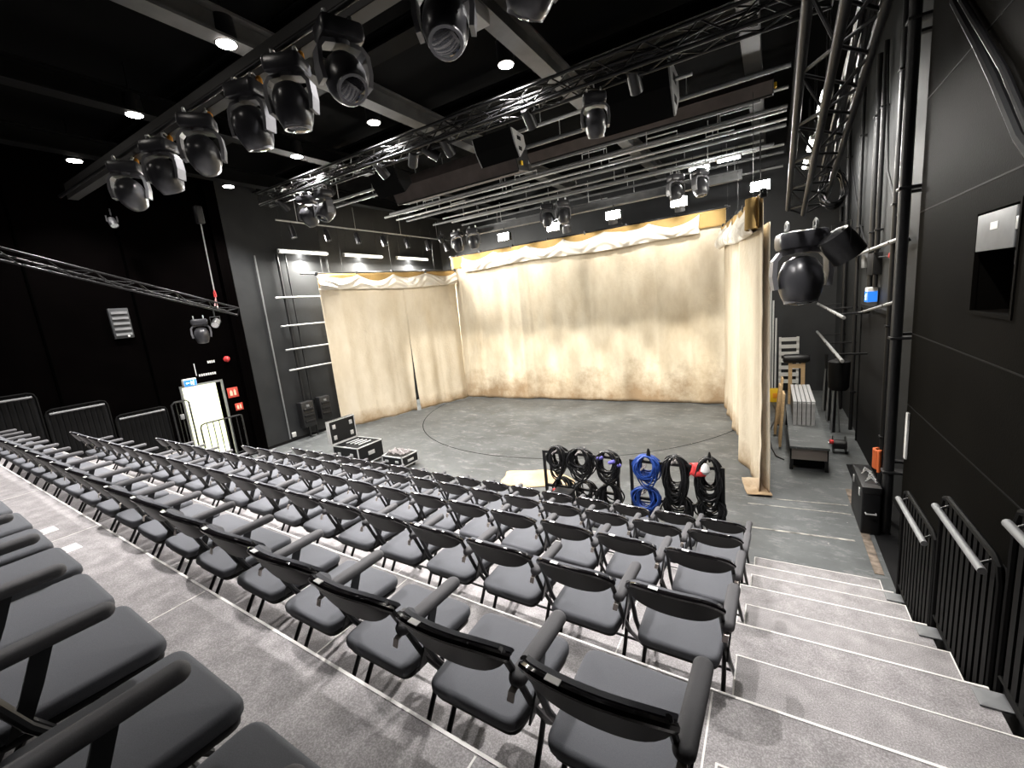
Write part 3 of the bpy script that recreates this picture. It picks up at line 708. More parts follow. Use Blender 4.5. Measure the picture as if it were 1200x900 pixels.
mhead('black moving head lamp at left end of the long truss, left one',(-8.25,6.1,5.98),.3,.8,1.0,orange=False)
mhead('black moving head lamp at left end of the long truss, right one',(-7.7,6.1,5.98),-.2,-.6,1.0,orange=False)
mhead('black moving head lamp under the middle of the long truss',(-2.04,6.1,5.98),.4,.5,.9,orange=False)
for i,(x,z) in enumerate(((-8.35,5.75),(-7.75,5.75),(-5.25,5.95),(-4.8,5.95),(-1.95,5.95),(-1.42,5.95))):
    mhead('black moving head lamp above the backdrop, %s from the left'%ORD[i+1],(x,11.25,z),.2*i,.3-.1*i,1.0,orange=False)
mhead('black moving head lamp hanging from end of the left sloping truss',(-10.3,4.55,3.72),1.2,.25,.85,orange=False)
mhead('large black moving head lamp hanging at end of the right wall truss',(.24,5.45,3.84),.2,-.12,1.25,orange=False)
def par(name,label,cat,p,d,r,L,bodymat,lensmat,group=None):
    """can lamp hung from p (its clamp), pointing along d"""
    t=thing(name,label,cat,p,0,group); p=Vector(p); c=p+Vector((0,0,-.16-r)); d=Vector(d).normalized()
    MB().tube([p+Vector((0,0,.03)),p+Vector((0,0,-.1))],.014,6).build('clamp',M['blacksteel'],t,True)
    s=d.cross(Vector((0,0,1)));  s=Vector((1,0,0)) if s.length<.1 else s.normalized()
    y=MB(); y.flatbar([c+s*(r+.015),c+s*(r+.015)+Vector((0,0,r+.05)),c-s*(r+.015)+Vector((0,0,r+.05)),c-s*(r+.015)],.025,.006,d if abs(d.z)<.8 else (0,1,0)); y.build('yoke',M['blacksteel'],t,True)
    b=MB(); b.lathe([(r*.55,-L*.5),(r*.9,-L*.42),(r,-L*.1),(r,L*.5),(r*.93,L*.5),(r*.9,L*.44)],18,align(c,d)); bo=b.build('body',bodymat,t,True)
    MB().lathe([(r*.92,L*.40),(r*.92,L*.46)],18,align(c,d)).build('lens',lensmat,t,True)
    return t
lensgl=mat('pale_reflector',(.75,.75,.75),.15,metal=.9)
for i in range(7):
    y=7.4+1.06*i
    t=par('stage_lantern','small black lantern on the left stage wall bar, %s from the audience'%ORD[i+1],'stage lamp',(-10.8,y,5.98),(.25,0,-1),.075,.34,M['mh'],lensgl,'lanterns on the left wall bar')
par('stage_lantern','wide black lamp with open flap beside the big moving head, right truss','stage lamp',(.55,5.3,3.86),(.55,.2,-.8),.15,.28,M['blacksteel'],M['lens'])
par('stage_lantern','small dark lamp beside the moving head on the left truss','stage lamp',(-10.05,4.75,3.78),(.7,-.6,-.5),.075,.2,M['blacksteel'],lensgl)
par('stage_lantern','small pale lamp hanging alone high by the left wall','stage lamp',(-11.4,3.9,5.95),(.6,.0,-.8),.07,.2,M['blacksteel'],lensgl)
par('stage_lantern','small lamp above the curtain rail, left of the two at backdrop middle','stage lamp',(-5.05,12.0,5.55),(0,.3,-1),.12,.2,M['mhgrey'],lensgl)
par('stage_lantern','small lamp above the curtain rail, right of the two at backdrop middle','stage lamp',(-3.7,12.0,5.55),(0,.3,-1),.12,.2,M['mhgrey'],lensgl)
par('stage_lantern','small lamp above the curtain rail, near the right end of the backdrop','stage lamp',(-2.0,12.0,5.55),(0,.3,-1),.12,.2,M['mhgrey'],lensgl)

LIGHTS=[]
def light(kind,name,loc,energy,color=(1,1,1),target=None,size=.1,size_y=None,cone=None,blend=.5):
    l=bpy.data.lights.new(name,kind); o=bpy.data.objects.new(name,l); COL.objects.link(o); o.location=loc
    l.energy=energy; l.color=color
    if kind=='AREA':
        l.size=size
        if size_y: l.shape='RECTANGLE'; l.size_y=size_y
    else: l.shadow_soft_size=size
    if cone: l.spot_size=math.radians(cone); l.spot_blend=blend
    if target is not None: o.rotation_euler=(Vector(target)-Vector(loc)).to_track_quat('-Z','Y').to_euler()
    return o
# house downlights; the unseen rear and right ones are added for gangway and stairs
dl=[(-5.48,3.35,1),(-8.12,3.35,1),(-10.75,3.35,1),(-3.23,5.95,1),(-5.9,5.95,1),(-8.11,5.95,1),(-10.72,5.95,1),(-2.85,3.35,0),(-.3,3.35,.8),(-3.9,.85,.8),(-6.6,.85,.8),(-9.6,.8,.8)]
glow=emat('downlight_glow',(1,.93,.86),60)
for i,(x,y,v) in enumerate(dl):
    row='row over the front seats' if y>2 and y<5 else ('row before the long truss' if y>5 else 'unseen row over the rear seats')
    t=thing('ceiling_downlight','round warm ceiling downlight, %s, %s'%(row,'%s in line from the right'%ORD[sum(1 for q in dl if (abs(q[1]-y)<.9) and q[0]>x)+1]),'ceiling lamp',(x,y,6.6),0,'house downlights')
    MB().lathe([(.085,.0),(.125,0),(.125,.05),(.115,.30),(.03,.32)],20,T(x,y,6.6)).build('housing',M['blacksteel'],t,True)
    MB().lathe([(.105,-.006),(.105,-.002)],20,T(x,y,6.6)).build('diffuser',glow,t,True)
    MB().tube([(x,y,6.9),(x,y,7.3)],.012,6).build('stem',M['blacksteel'],t,True)
    light('SPOT','downlight_lamp',(x,y,6.585),E_DOWN*(E_REAR*(.22 if x>-2 else 1) if y<2 else (.72 if x>-1 else 1)),(1,.965,.94),(x,y+(.35 if y<2 else 0),0),.08,cone=118 if y>2 else 78,blend=.7)
# fluorescent battens high on both side walls
def batten(label,x,y0,y1,z,e,aim,grp):
    t=thing('fluorescent_batten',label,'wall lamp',(x,(y0+y1)/2,z),0,grp)
    s=-1 if x<-5 else 1
    MB().bevbox((x+s*.05-.03,y0,z-.05),(x+s*.05+.03,y1,z+.07),.012).build('housing',M['white'],t,True)
    MB().tube([(x,y0+.02,z),(x,y1-.02,z)],.022 if s<0 else .04,10).build('tube',emat('tube_glow',(1,.97,.9),e),t,True)
    for y in (y0,y1-.03): MB().bevbox((x-.03,y,z-.035),(x+.03,y+.03,z+.035),.008).build('end_cap',M['white'],t,True)
    for y in (y0+.2,y1-.2): MB().tube([(x+s*.05,y,z+.06),(x+s*.05,y,6.6)],.006,6).build('hanger',M['blacksteel'],t,True)
    l=light('AREA','batten_and_wall_fill',(x-s*.06,(y0+y1)/2,z-.03),E_TUBE*(1 if s<0 else .12),(1,.96,.88),(x-s*aim[0],(y0+y1)/2,z-aim[1]),y1-y0-.1,.06)
    l.data.size=.06; l.data.size_y=y1-y0-.1
for i,(a,b) in enumerate(((7.6,9.2),(9.8,11.45),(12.15,13.85))):
    batten('glowing white fluorescent batten on the left stage wall, %s'%['nearest one','middle one','farthest one'][i],-11.85,a,b,5.42,E_TUBEGLOW,(.6,1),'battens on the left wall')
for i,(a,b) in enumerate(((6.9,7.75),(8.9,9.7),(10.3,11.1))):
    batten('glowing white fluorescent batten seen through the right truss, %s'%['uppermost in view','middle one','lowest in view'][i],.52,a,b,5.42,E_TUBEGLOW,(.5,1),'battens on the right side')
for i,y in enumerate((8.3,9.4,10.6,12.0)):
    l=light('AREA','batten_and_wall_fill',(.72,y,5.5),E_WALLR,(1,.97,.92),(1.5,y,5.0),.8,.06); l.data.size=.06; l.data.size_y=.8; l.data.spread=math.radians(140)  # extra lamps without fixtures, added to brighten the right stage wall
for i,y in enumerate((8.4,10.6,13)):
    l=light('AREA','batten_and_wall_fill',(-11.9,y,5.36),E_WALLL,(1,.97,.92),(-12.1,y,4.9),.06,1.5)  # extra lamps added behind the tubes to brighten the left wall
# two tube lamps lying along the upper rig on the right
for i,(x0,x1,y,z) in enumerate(((-1.72,-1.25,11.62,5.98),(-1.12,-.62,11.62,6.02))):
    t=thing('rig_tube_lamp','glowing white tube lamp on the rig above the right end of the backdrop, %s'%['left one','right one'][i],'lamp',((x0+x1)/2,y,z),0,'tube lamps on the rig')
    MB().bevbox((x0,y-.03,z+.03),(x1,y+.03,z+.08),.01).build('housing',M['white'],t,True)
    MB().tube([(x0+.02,y,z),(x1-.02,y,z)],.026,10).build('tube',emat('rig_tube_glow',(1,.98,.94),150),t,True)
    for x in (x0,x1-.03): MB().bevbox((x,y-.032,z-.032),(x+.03,y+.032,z+.032),.008).build('end_cap',M['white'],t,True)
    for x in (x0+.1,x1-.1): MB().tube([(x,y,z+.07),(x,y,6.6)],.006,6).build('hanger',M['blacksteel'],t,True)
# work floodlights over the stage
fl=[(-6.75,5.28),(-5.15,5.28),(-3.48,5.28),(-1.9,5.28),(-.25,5.28)]
fglow=emat('flood_glow',(1,.98,.94),90)
for i,(x,z) in enumerate(fl):
    y=11.35; t=thing('work_floodlight','glaring white work floodlight above the backdrop, %s from the left'%ORD[i+1],'floodlight',(x,y,z),0,'work floodlights over the stage')
    MB().bevbox((x-.2,y-.02,z-.11),(x+.2,y+.12,z+.11),.02).build('housing',M['blacksteel'],t,True)
    MB().bevbox((x-.18,y-.028,z-.095),(x+.18,y-.018,z+.095),.004).build('lens',fglow,t,True)
    MB().flatbar([(x-.17,y+.05,z),(x-.17,y+.05,z+.15),(x+.17,y+.05,z+.15),(x+.17,y+.05,z)],.025,.006,(0,1,0)).build('yoke',M['blacksteel'],t,True)
    MB().tube([(x,y+.05,z+.15),(x,y+.05,z+.26 if i<4 else 6.6)],.014,6).build('clamp',M['blacksteel'],t,True)
    light('SPOT','flood_lamp',(x,y-.06,z-.02),E_FLOOD,(1,.97,.92),(x,y-4.3,0),.12,cone=112,blend=.6)
# profile lamps added inside the long truss to light the lower half of the backdrop and the two wings
def aim(label,x,tgt,e,cone,blend,col=(1,.95,.86)):
    p=(x,6.265,6.22); d=Vector(tgt)-Vector(p)
    t=par('added_profile_lamp',label,'stage lamp',p,d,.085,.30,M['blacksteel'],lensgl,'added profile lamps in the long truss')
    c=Vector(p)+Vector((0,0,-.245)); light('SPOT','added_profile_beam',tuple(c+d.normalized()*.19),e,col,tgt,.06,cone=cone,blend=blend)
for i,x in enumerate((-9.3,-7.75,-6.2,-4.65,-3.1,-1.55)):
    aim('added black profile lamp in the long truss aimed at the backdrop, %s from the left'%ORD[i+1],x,(x,12.6,.42),E_FRONT,F_CONE,.35)
aim('added black profile lamp in the long truss aimed at the left side curtain',-5.4,(-10.9,10.6,2.2),E_WINGL,46,.6)
aim('added black profile lamp in the long truss aimed at the right side curtain',-5.0,(-.7,10.3,2.2),E_WINGR,46,.6)
for i,x in enumerate([-9.4+1.1*k for k in range(8)]):  # added floods that brighten the backdrop above its dark band
    t=par('added_border_flood','added short black border flood close in front of the backdrop top, %s from the left'%ORD[i+1],'floodlight',(x,11.78,5.9),(0,.75,-.7),.09,.16,M['blacksteel'],lensgl,'added border floods at the backdrop')
    light('SPOT','added_border_lamp',(x,11.86,5.6),E_BORDER,(1,.96,.9),(x,13.05,4.55),.08,cone=66,blend=.55)
light('AREA','corridor_lamp',(-13.5,5.1,2.55),E_CORR,(1,1,.86),(-13.5,5.1,0),1.4)

# ------------------------------------------------------------------ left wall fittings
def panel(name,label,cat,a,b,m,r=.006): return tag(MB().bevbox(a,b,r).build(name,m,None,loc=a),label,cat)
t=thing('exit_sign','small glowing blue exit sign above left corner of the bright doorway','sign',(-12.0,4.82,2.24))
MB().bevbox((-12.08,4.68,2.15),(-11.99,4.96,2.33),.008).build('housing',M['white'],t,True)
blue=mat('exit_blue',(.03,.22,.75),.4,emit=(.03,.25,1),strength=.7); pict=mat('exit_white',(.9,.9,.9),.4,emit=(.8,.95,1),strength=2.2)
MB().box((-11.99,4.69,2.155),(-11.984,4.95,2.30)).build('face',blue,t,True)
ar=MB(); ar.box((-11.984,4.745,2.222),(-11.981,4.80,2.234)); ar.prism([(4.725,2.228),(4.75,2.205),(4.75,2.251)],-11.984,-11.981,'x'); ar.build('arrow',pict,t,True)
mn=MB(); mn.box((-11.984,4.83,2.18),(-11.981,4.842,2.28)); mn.box((-11.984,4.85,2.215),(-11.981,4.90,2.23)); mn.prism([(4.86,2.25),(4.89,2.25),(4.885,2.19),(4.90,2.17),(4.87,2.17),(4.862,2.2)],-11.984,-11.981,'x'); mn.box((-11.984,4.88,2.258),(-11.981,4.90,2.278)); mn.build('running_figure',pict,t,True)
t=thing('exit_sign','small glowing blue exit sign above the black door on the right wall','sign',(XS-.04,9.4,2.86))
MB().bevbox((XS-.16,9.28,2.76),(XS-.02,9.5,3.0),.008).build('housing',M['white'],t,True)
MB().box((XS-.165,9.285,2.765),(XS-.16,9.495,2.935)).box((XS-.155,9.274,2.765),(XS-.03,9.28,2.935)).build('face',blue,t,True)
mn=MB(); mn.box((XS-.168,9.33,2.80),(XS-.165,9.345,2.91)); mn.box((XS-.168,9.36,2.85),(XS-.165,9.43,2.865)); mn.prism([(9.37,2.89),(9.41,2.89),(9.40,2.83),(9.42,2.80),(9.38,2.80)],XS-.168,XS-.165,'x'); mn.build('running_figure',pict,t,True)
# unreadable white lettering on the wall above the door
t=thing('wall_lettering','small white lettering and corner stroke on the dark wall above the bright doorway','lettering',(XL,5.2,2.5))
MB().box((XL,5.02,2.36),(XL+.006,5.035,2.66)).build('corner_stroke',M['white'],t,True)
for k in range(4): MB().box((XL,5.33+.045*k,2.62),(XL+.006,5.36+.045*k,2.68)).build('letter',M['white'],t,True)
for k in range(8): MB().box((XL,5.08+.05*k,2.33),(XL+.006,5.115+.05*k,2.385)).build('letter',M['white'],t,True)
def firesign(label,y,z,s):
    t=thing('fire_sign',label,'sign',(XL+.01,y,z))
    MB().bevbox((XL,y-s/2,z-s/2),(XL+.012,y+s/2,z+s/2),.004).build('plate',M['redsign'],t,True)
    g=MB(); x0=XL+.012
    g.prism([(y-s*.3,z-s*.3),(y-s*.05,z-s*.3),(y-s*.05,z+s*.1),(y-s*.18,z+s*.3),(y-s*.3,z+s*.1)],x0,x0+.003,'x')
    g.box((x0,y+s*.08,z-s*.3),(x0+.003,y+s*.28,z+s*.2)); g.box((x0,y+s*.12,z+s*.23),(x0+.003,y+s*.22,z+s*.32))
    g.build('pictogram',mat('sign_cream',(.9,.75,.55),.5),t,True)
firesign('larger red fire equipment sign right of the bright doorway',5.76,1.78,.26)
firesign('smaller red sign right of the bright doorway, below the larger one',5.84,1.38,.19)
def beacon(label,p,dx):
    t=thing('alarm_beacon',label,'alarm',p); A=T(*p)@Ry(dx*PI/2)
    MB().lathe([(.075,0),(.075,.03),(.06,.05)],18,T(*p)@Ry(dx*PI/2)).build('base',M['red'],None).parent=t
    t.children[0].location=(-p[0],-p[1],-p[2])
    MB().lathe([(.055,.045),(.055,.08),(.03,.1)],16,A).build('dome',M['red'],t,True)
beacon('round red alarm beacon on the dark wall above the red signs',(XL,5.78,2.66),1)
beacon('round red alarm beacon on the right stage wall near corner pipe',(XS,8.2,3.46),-1)
t=thing('wall_vent','dark louvred wall unit high on the left auditorium wall','vent',(XL+.02,3.83,3.75))
MB().bevbox((XL,3.66,3.42),(XL+.07,4.0,4.06),.01).build('case',M['wallgrey'],t,True)
for k in range(5): MB().box((XL+.07,3.69,3.48+.115*k),(XL+.09,3.97,3.53+.115*k)).build('louvre',M['greypaint'],t,True)
MB().lathe([(.02,0),(.02,.012)],10,T(XL+.09,3.9,3.46)@Ry(PI/2)).build('indicator',M['white'],t,True)
# pipe ladder on the left stage wall
t=thing('wall_pipe_frame','frame of dark uprights and pale rungs on the left stage wall','pipe frame',(-12.0,8,0))
for y,r in ((7.6,.035),(7.85,.02),(9.0,.02),(9.2,.03)):
    MB().tube([(-11.98,y,.003),(-11.98,y,5.35)],r,8).build('upright',M['blacksteel'],t,True)
for z in (4.15,3.35,2.67,2.08): MB().tube([(-11.93,7.3,z),(-11.93,9.6,z)],.026,8).build('rung',M['pipe'],t,True)
for y,z in ((7.5,.0),): MB().box((-12.08,7.0,.1),(-12.05,7.03,5.3)).build('conduit',M['greypaint'],t,True)
def connbox(label,x,y,z,s):
    t=thing('dimmer_box',label,'electrical box',(x,y,z))
    MB().bevbox((-.12*s,-.2*s,0),(.12*s,.2*s,.75*s),.015).build('case',M['blacksteel'],t)
    for k in range(3): MB().bevbox((.12*s,-.15*s,.12+.18*k*s),(.15*s,.15*s,.2+.18*k*s),.01).build('socket_row',M['case'],t)
    MB().bevbox((.12*s,-.05,.58*s),(.14*s,.05,.66*s),.01).build('socket_plate',M['greypaint'],t)
connbox('black socket box at the foot of the left wall frame, nearer one',-11.9,7.55,.35,1.0)
connbox('black socket box at the foot of the left wall frame, behind the curtain edge',-11.9,8.15,.45,.9)
panel('floor_socket','small white socket low on the left stage wall','socket',(XL,7.1,.12),(XL+.04,7.22,.26),M['white'])

# ------------------------------------------------------------------ right wall fittings
t=thing('wall_hatch','open recess in the right wall with grey lifted flap and white label','hatch',(XR,4.4,3.26))
MB().bevbox((XR-.012,4.1,3.34),(XR+.012,4.72,3.6),.006).build('flap',M['greypaint'],t,True)
MB().box((XR-.016,4.35,3.48),(XR-.0125,4.47,3.53)).build('label_plate',M['sticker'],t,True)
f=MB(); f.box((XR-.01,4.04,2.88),(XR+.02,4.76,2.905)); f.box((XR-.01,4.04,3.615),(XR+.02,4.76,3.64)); f.box((XR-.01,4.04,2.905),(XR+.02,4.065,3.615)); f.box((XR-.01,4.735,2.905),(XR+.02,4.76,3.615)); f.build('frame',M['wallright'],t,True)
MB().bevbox((XR+.1,4.3,3.22),(XR+.16,4.42,3.33),.01).build('socket',M['greypaint'],t,True)
MB().bevbox((XR-.012,4.07,3.45),(XR-.0,4.1,3.53),.004).build('catch',M['pipe'],t,True)
panel('white_strip','narrow white vertical plate on the dark right wall near the corner','plate',(XR-.025,6.2,1.14),(XR,6.27,1.68),M['white'])
m=MB(); m.tube([(XR-.035,6.0,6.6),(XR-.04,5.55,5.42),(XR-.04,4.92,4.84),(XR-.04,4.55,4.48),(XR-.04,4.08,3.99),(XR-.04,3.3,3.4),(XR-.04,2.2,2.9)],.03,8); m.tube([(XR-.035,5.9,6.6),(XR-.04,5.45,5.42),(XR-.04,4.8,4.84),(XR-.04,4.4,4.48),(XR-.04,3.95,3.99),(XR-.04,3.2,3.38),(XR-.04,2.2,2.82)],.022,8)
tag(m.build('wall_cable',M['cable'],None,loc=(XR,4.9,4.8)),'thick black cables running down across the dark right wall','cable')
def wallpipe(label,pts,r,m,cat='pipe'):
    t=thing('conduit_pipe',label,cat,tuple(pts[0])); MB().tube(pts,r,10).build('pipe',m,t,True)
    n=max(2,int((Vector(pts[-1])-Vector(pts[0])).length/1.4))
    for k in range(n):
        p=Vector(pts[0]).lerp(Vector(pts[-1]),(k+.5)/n); q=(XS-.003 if p.y>6.4 else XR-.003)
        MB().bevbox((p.x-r*1.2,p.y-r*1.3,p.z-.015),(q,p.y+r*1.3,p.z+.015) if abs((Vector(pts[-1])-Vector(pts[0])).z)>1 else (q,p.y+.02,p.z+.015),.004).build('pipe_bracket',M['blacksteel'],t,True)
wallpipe('thick black vertical pipe at the corner of the right wall',[(1.24,6.62,.003),(1.24,6.62,6.6)],.055,M['blacksteel'])
wallpipe('second black vertical pipe just behind the corner pipe',[(1.33,7.0,.007),(1.33,7.0,6.6)],.035,M['blacksteel'])
for i,y in enumerate((8.05,9.25,9.7,11.15,12.9)):
    wallpipe('dark vertical conduit on the lit right stage wall, %s from the audience'%ORD[i+1],[(XS-.07,y,.003 if i not in (1,2) else 3.0),(XS-.07,y,6.6)],.035 if i%2 else .045,M['blacksteel'])
wallpipe('pale horizontal scaffold pipe above the right exit sign',[(XS-.12,11.5,3.58),(XS-.12,7.3,3.64)],.026,M['pipe'])
wallpipe('pale pipe along the top of the black door on the right',[(XS-.14,10.4,2.50),(XS-.14,7.3,2.86)],.022,M['pipe'])
wallpipe('pale hanging rail by the right stage wall, upper one',[(1.0,8.9,2.56),(1.0,13.8,2.56)],.028,M['pipe'])
wallpipe('pale hanging rail by the right stage wall, lower one',[(1.0,8.9,1.84),(1.0,13.8,1.84)],.028,M['pipe'])
panel('wall_box','small grey junction box under the scaffold pipe on the right stage wall','electrical box',(XS-.08,10.3,3.33),(XS,10.6,3.62),M['greypaint'])
panel('wall_box','black junction box beside the red beacon on the right stage wall','electrical box',(XS-.12,9.2,3.2),(XS,9.7,3.55),M['blacksteel'])
m=MB(); m.tube([(XS-.05,12.6,5.6),(XS-.05,11.2,4.2),(XS-.05,9.97,3.5),(XS-.05,8.5,3.45),(XS-.05,7.35,3.6)],.014,6); m.tube([(XS-.06,9.2,6.4),(XS-.06,8.8,4.7),(XS-.06,7.8,3.8),(XS-.06,7.35,3.62)],.014,6)
tag(m.build('loose_cable',M['cable'],None,loc=(XS,9.5,4.5)),'loose black cables drooping over the lit right stage wall','cable')
m=MB()
for k in range(6):
    m.tube([(-9.4+.42*j,6.13+.06*math.sin(k*2+j*.6),6.07+.02*k+.04*math.sin(j*1.3+k)) for j in range(23)],.012,5)
tag(m.build('cable_bundle',M['cable'],None,loc=(-5,6.1,6.1)),'loose black cables lying along the inside of the long truss','cable')
# cable bundle sitting in the right truss
m=MB()
for k in range(9):
    a=k*1.1; pts=[(.40+.06*math.cos(a+j*.5)+.005*j,1.0+.5*j,4.90-.0727*j+.05*math.sin(a+j*.7)) for j in range(10)]; m.tube(pts,.014,6)
tag(m.build('cable_bundle',M['cable'],None,loc=(.25,3,4.1)),'thick bundle of black cables lying along the right truss','cable')
m=MB()
for k in range(7):
    pts=[]
    for j in range(22):
        a=2*PI*j/22; pts.append((.52+.10*math.cos(a)*(1+.2*math.sin(k*2+a*2)),5.75+.05*math.sin(k)+.03*math.cos(a*2),4.12+.16*math.sin(a)*(1+.15*math.cos(k+a))))
    m.tube(pts,.012,5,True)
tag(m.build('cable_coil',M['cable'],None,loc=(.52,5.75,4.1)),'black cable coil hanging at end of the right truss','cable coil')

# ------------------------------------------------------------------ cable racks on the stage front
def rack(label,x0,x1,y,h,xb):
    t=thing('cable_rack',label,'rack',((x0+x1)/2,y,0)); r=.019
    def post(x): MB().box((x-r,y-r,.003),(x+r,y+r,h-r)).build('post',M['blacksteel'],t,True)
    post(x0); post(x1)
    MB().box((x0-r,y-r,h-r),(x1+r,y+r,h+r)).build('top_bar',M['blacksteel'],t,True)
    MB().box((x0+r,y-r,h*.42-r),(x1-r,y+r,h*.42+r)).build('lower_bar',M['blacksteel'],t,True)
    for x in (x0,x1): MB().box((x-r,y-.28,.003),(x+r,y+.28,.04)).build('foot',M['blacksteel'],t,True)
rack('left black tube rack hung with cable coils at the stage front',-3.11,-1.92,5.82,.97,0)
rack('right black tube rack hung with cable coils at the stage front',-1.72,-.53,5.82,.96,0)
def coil(label,x,y,z,rx,rz,n,m,extra=None,r=.011,th=.10):
    """hanging coil of many loops; centre (x,y,z); loops lie in the x-z plane with spread along y"""
    t=thing('cable_coil',label,'cable coil',(x,y,z),0,'cable coils on the racks'); b=MB()
    for k in range(int(n*1.6)):
        ph=random.random()*6; a1=random.uniform(.5,1.12); a2=random.uniform(.55,1.08); yo=random.uniform(-th,th); tw=random.uniform(-.25,.25); pts=[]
        for j in range(26):
            a=2*PI*j/26
            px=rx*a1*math.cos(a)*(1+.05*math.sin(3*a+ph)); pz=rz*a2*math.sin(a)+(rz-rz*a2)
            pts.append((px+tw*pz*.15,yo*(1-.6*max(0,math.sin(a)))+.02*math.sin(2*a+ph),pz))
        b.tube(pts,r,5,True)
    b.build('loops',m,t)
    for (kind,dx,dy,dz,s,mm) in (extra or []):
        e=MB()
        if kind=='plug': e.lathe([(.02,-.05),(.028,-.03),(.028,.04),(.018,.05)],10,T(dx,dy,dz)@Ry(1.2))
        elif kind=='tie': e.tube([(dx-.02,dy-.13,dz),(dx-.02,dy+.13,dz),(dx+.02,dy+.13,dz+.03),(dx+.02,dy-.13,dz+.03)],.012,6,True)
        elif kind=='cone': e.lathe([(s*.5,-.06),(s,-.02),(s*.8,.04),(s*.3,.08)],14,T(dx,dy,dz))
        e.build('plug' if kind=='plug' else ('cable_tie' if kind=='tie' else 'cap'),mm,t)
P=[('plug',.1,-.1,.14,1,M['purple']),('plug',-.09,-.06,.17,1,M['purple']),('plug',.16,-.02,.06,1,M['purple'])]
coil('black cable coil with pale plugs, left top of the left rack',-2.88,5.82,.83,.15,.24,15,M['cable'],[('tie',0,0,.16,1,M['greycable'])])
coil('black cable coil, middle top of the left rack',-2.49,5.82,.83,.19,.24,17,M['cable'],[('tie',0,0,.18,1,M['greycable'])])
coil('black cable coil with violet plugs, right top of the left rack',-2.07,5.82,.80,.16,.26,15,M['cable'],P)
coil('black cable coil, left bottom of the left rack',-2.82,5.82,.36,.14,.2,11,M['cable'],[('plug',-.12,-.12,.02,1,M['red'])])
coil('black and blue cable coil, middle bottom of the left rack',-2.45,5.82,.34,.16,.2,10,M['cable'],[('plug',0,-.12,.0,1,M['greycable'])])
coil('black cable coil, right bottom of the left rack',-2.05,5.82,.30,.17,.26,14,M['cable'])
coil('blue cable coil, top left of the right rack',-1.5,5.82,.83,.17,.22,18,M['bluecable'],[('tie',-.03,0,.05,1,M['greycable']),('cone',.03,0,.25,.03,M['cable'])])
coil('blue cable coil with pale ties, bottom left of the right rack',-1.53,5.82,.36,.18,.22,16,M['bluecable'],[('tie',0,0,.16,1,M['greycable'])])
coil('black and grey cable coil, top middle of the right rack',-1.12,5.82,.74,.16,.34,18,M['cable'],[('tie',0,0,.28,1,M['greycable'])])
coil('black cable coil, bottom middle of the right rack',-1.10,5.82,.30,.19,.22,16,M['cable'])
coil('tall black cable coil with red and white plug, top right of the right rack',-.70,5.82,.74,.15,.36,20,M['cable'],[('cone',.01,0,.36,.025,M['cable']),('cone',-.03,-.1,.23,.06,M['white'])])
coil('black cable coil, bottom right of the right rack',-.68,5.82,.30,.17,.24,15,M['cable'])
m=MB(); m.grid(lambda u,v:(-.93+.2*u+.03*math.sin(v*5),5.72+.2*v,1.0-.9*(v-.5)**2*.6+.03*nz(u*4,v*4)),10,12)
o=m.build('red_cloth',M['red'],None,loc=(-.86,5.82,.95)); so=o.modifiers.new('thickness','SOLIDIFY'); so.thickness=.02
tag(o,'red pouch hanging over top bar of the right cable rack','pouch')
t=thing('distribution_box','small black box with round red and white sockets by left rack foot','electrical box',(-2.72,5.6,0))
MB().bevbox((-2.86,5.50,.003),(-2.56,5.70,.46),.02).build('case',M['case'],t,True)
for i,(x,z,mm) in enumerate(((-2.79,.38,'red'),(-2.68,.38,'white'),(-2.68,.27,'white'),(-2.62,.36,'greycable'))):
    MB().lathe([(.035,0),(.035,.02),(.022,.022)],14,T(x,5.50,z)@Rx(PI/2)).build('socket',M[mm],t,True)

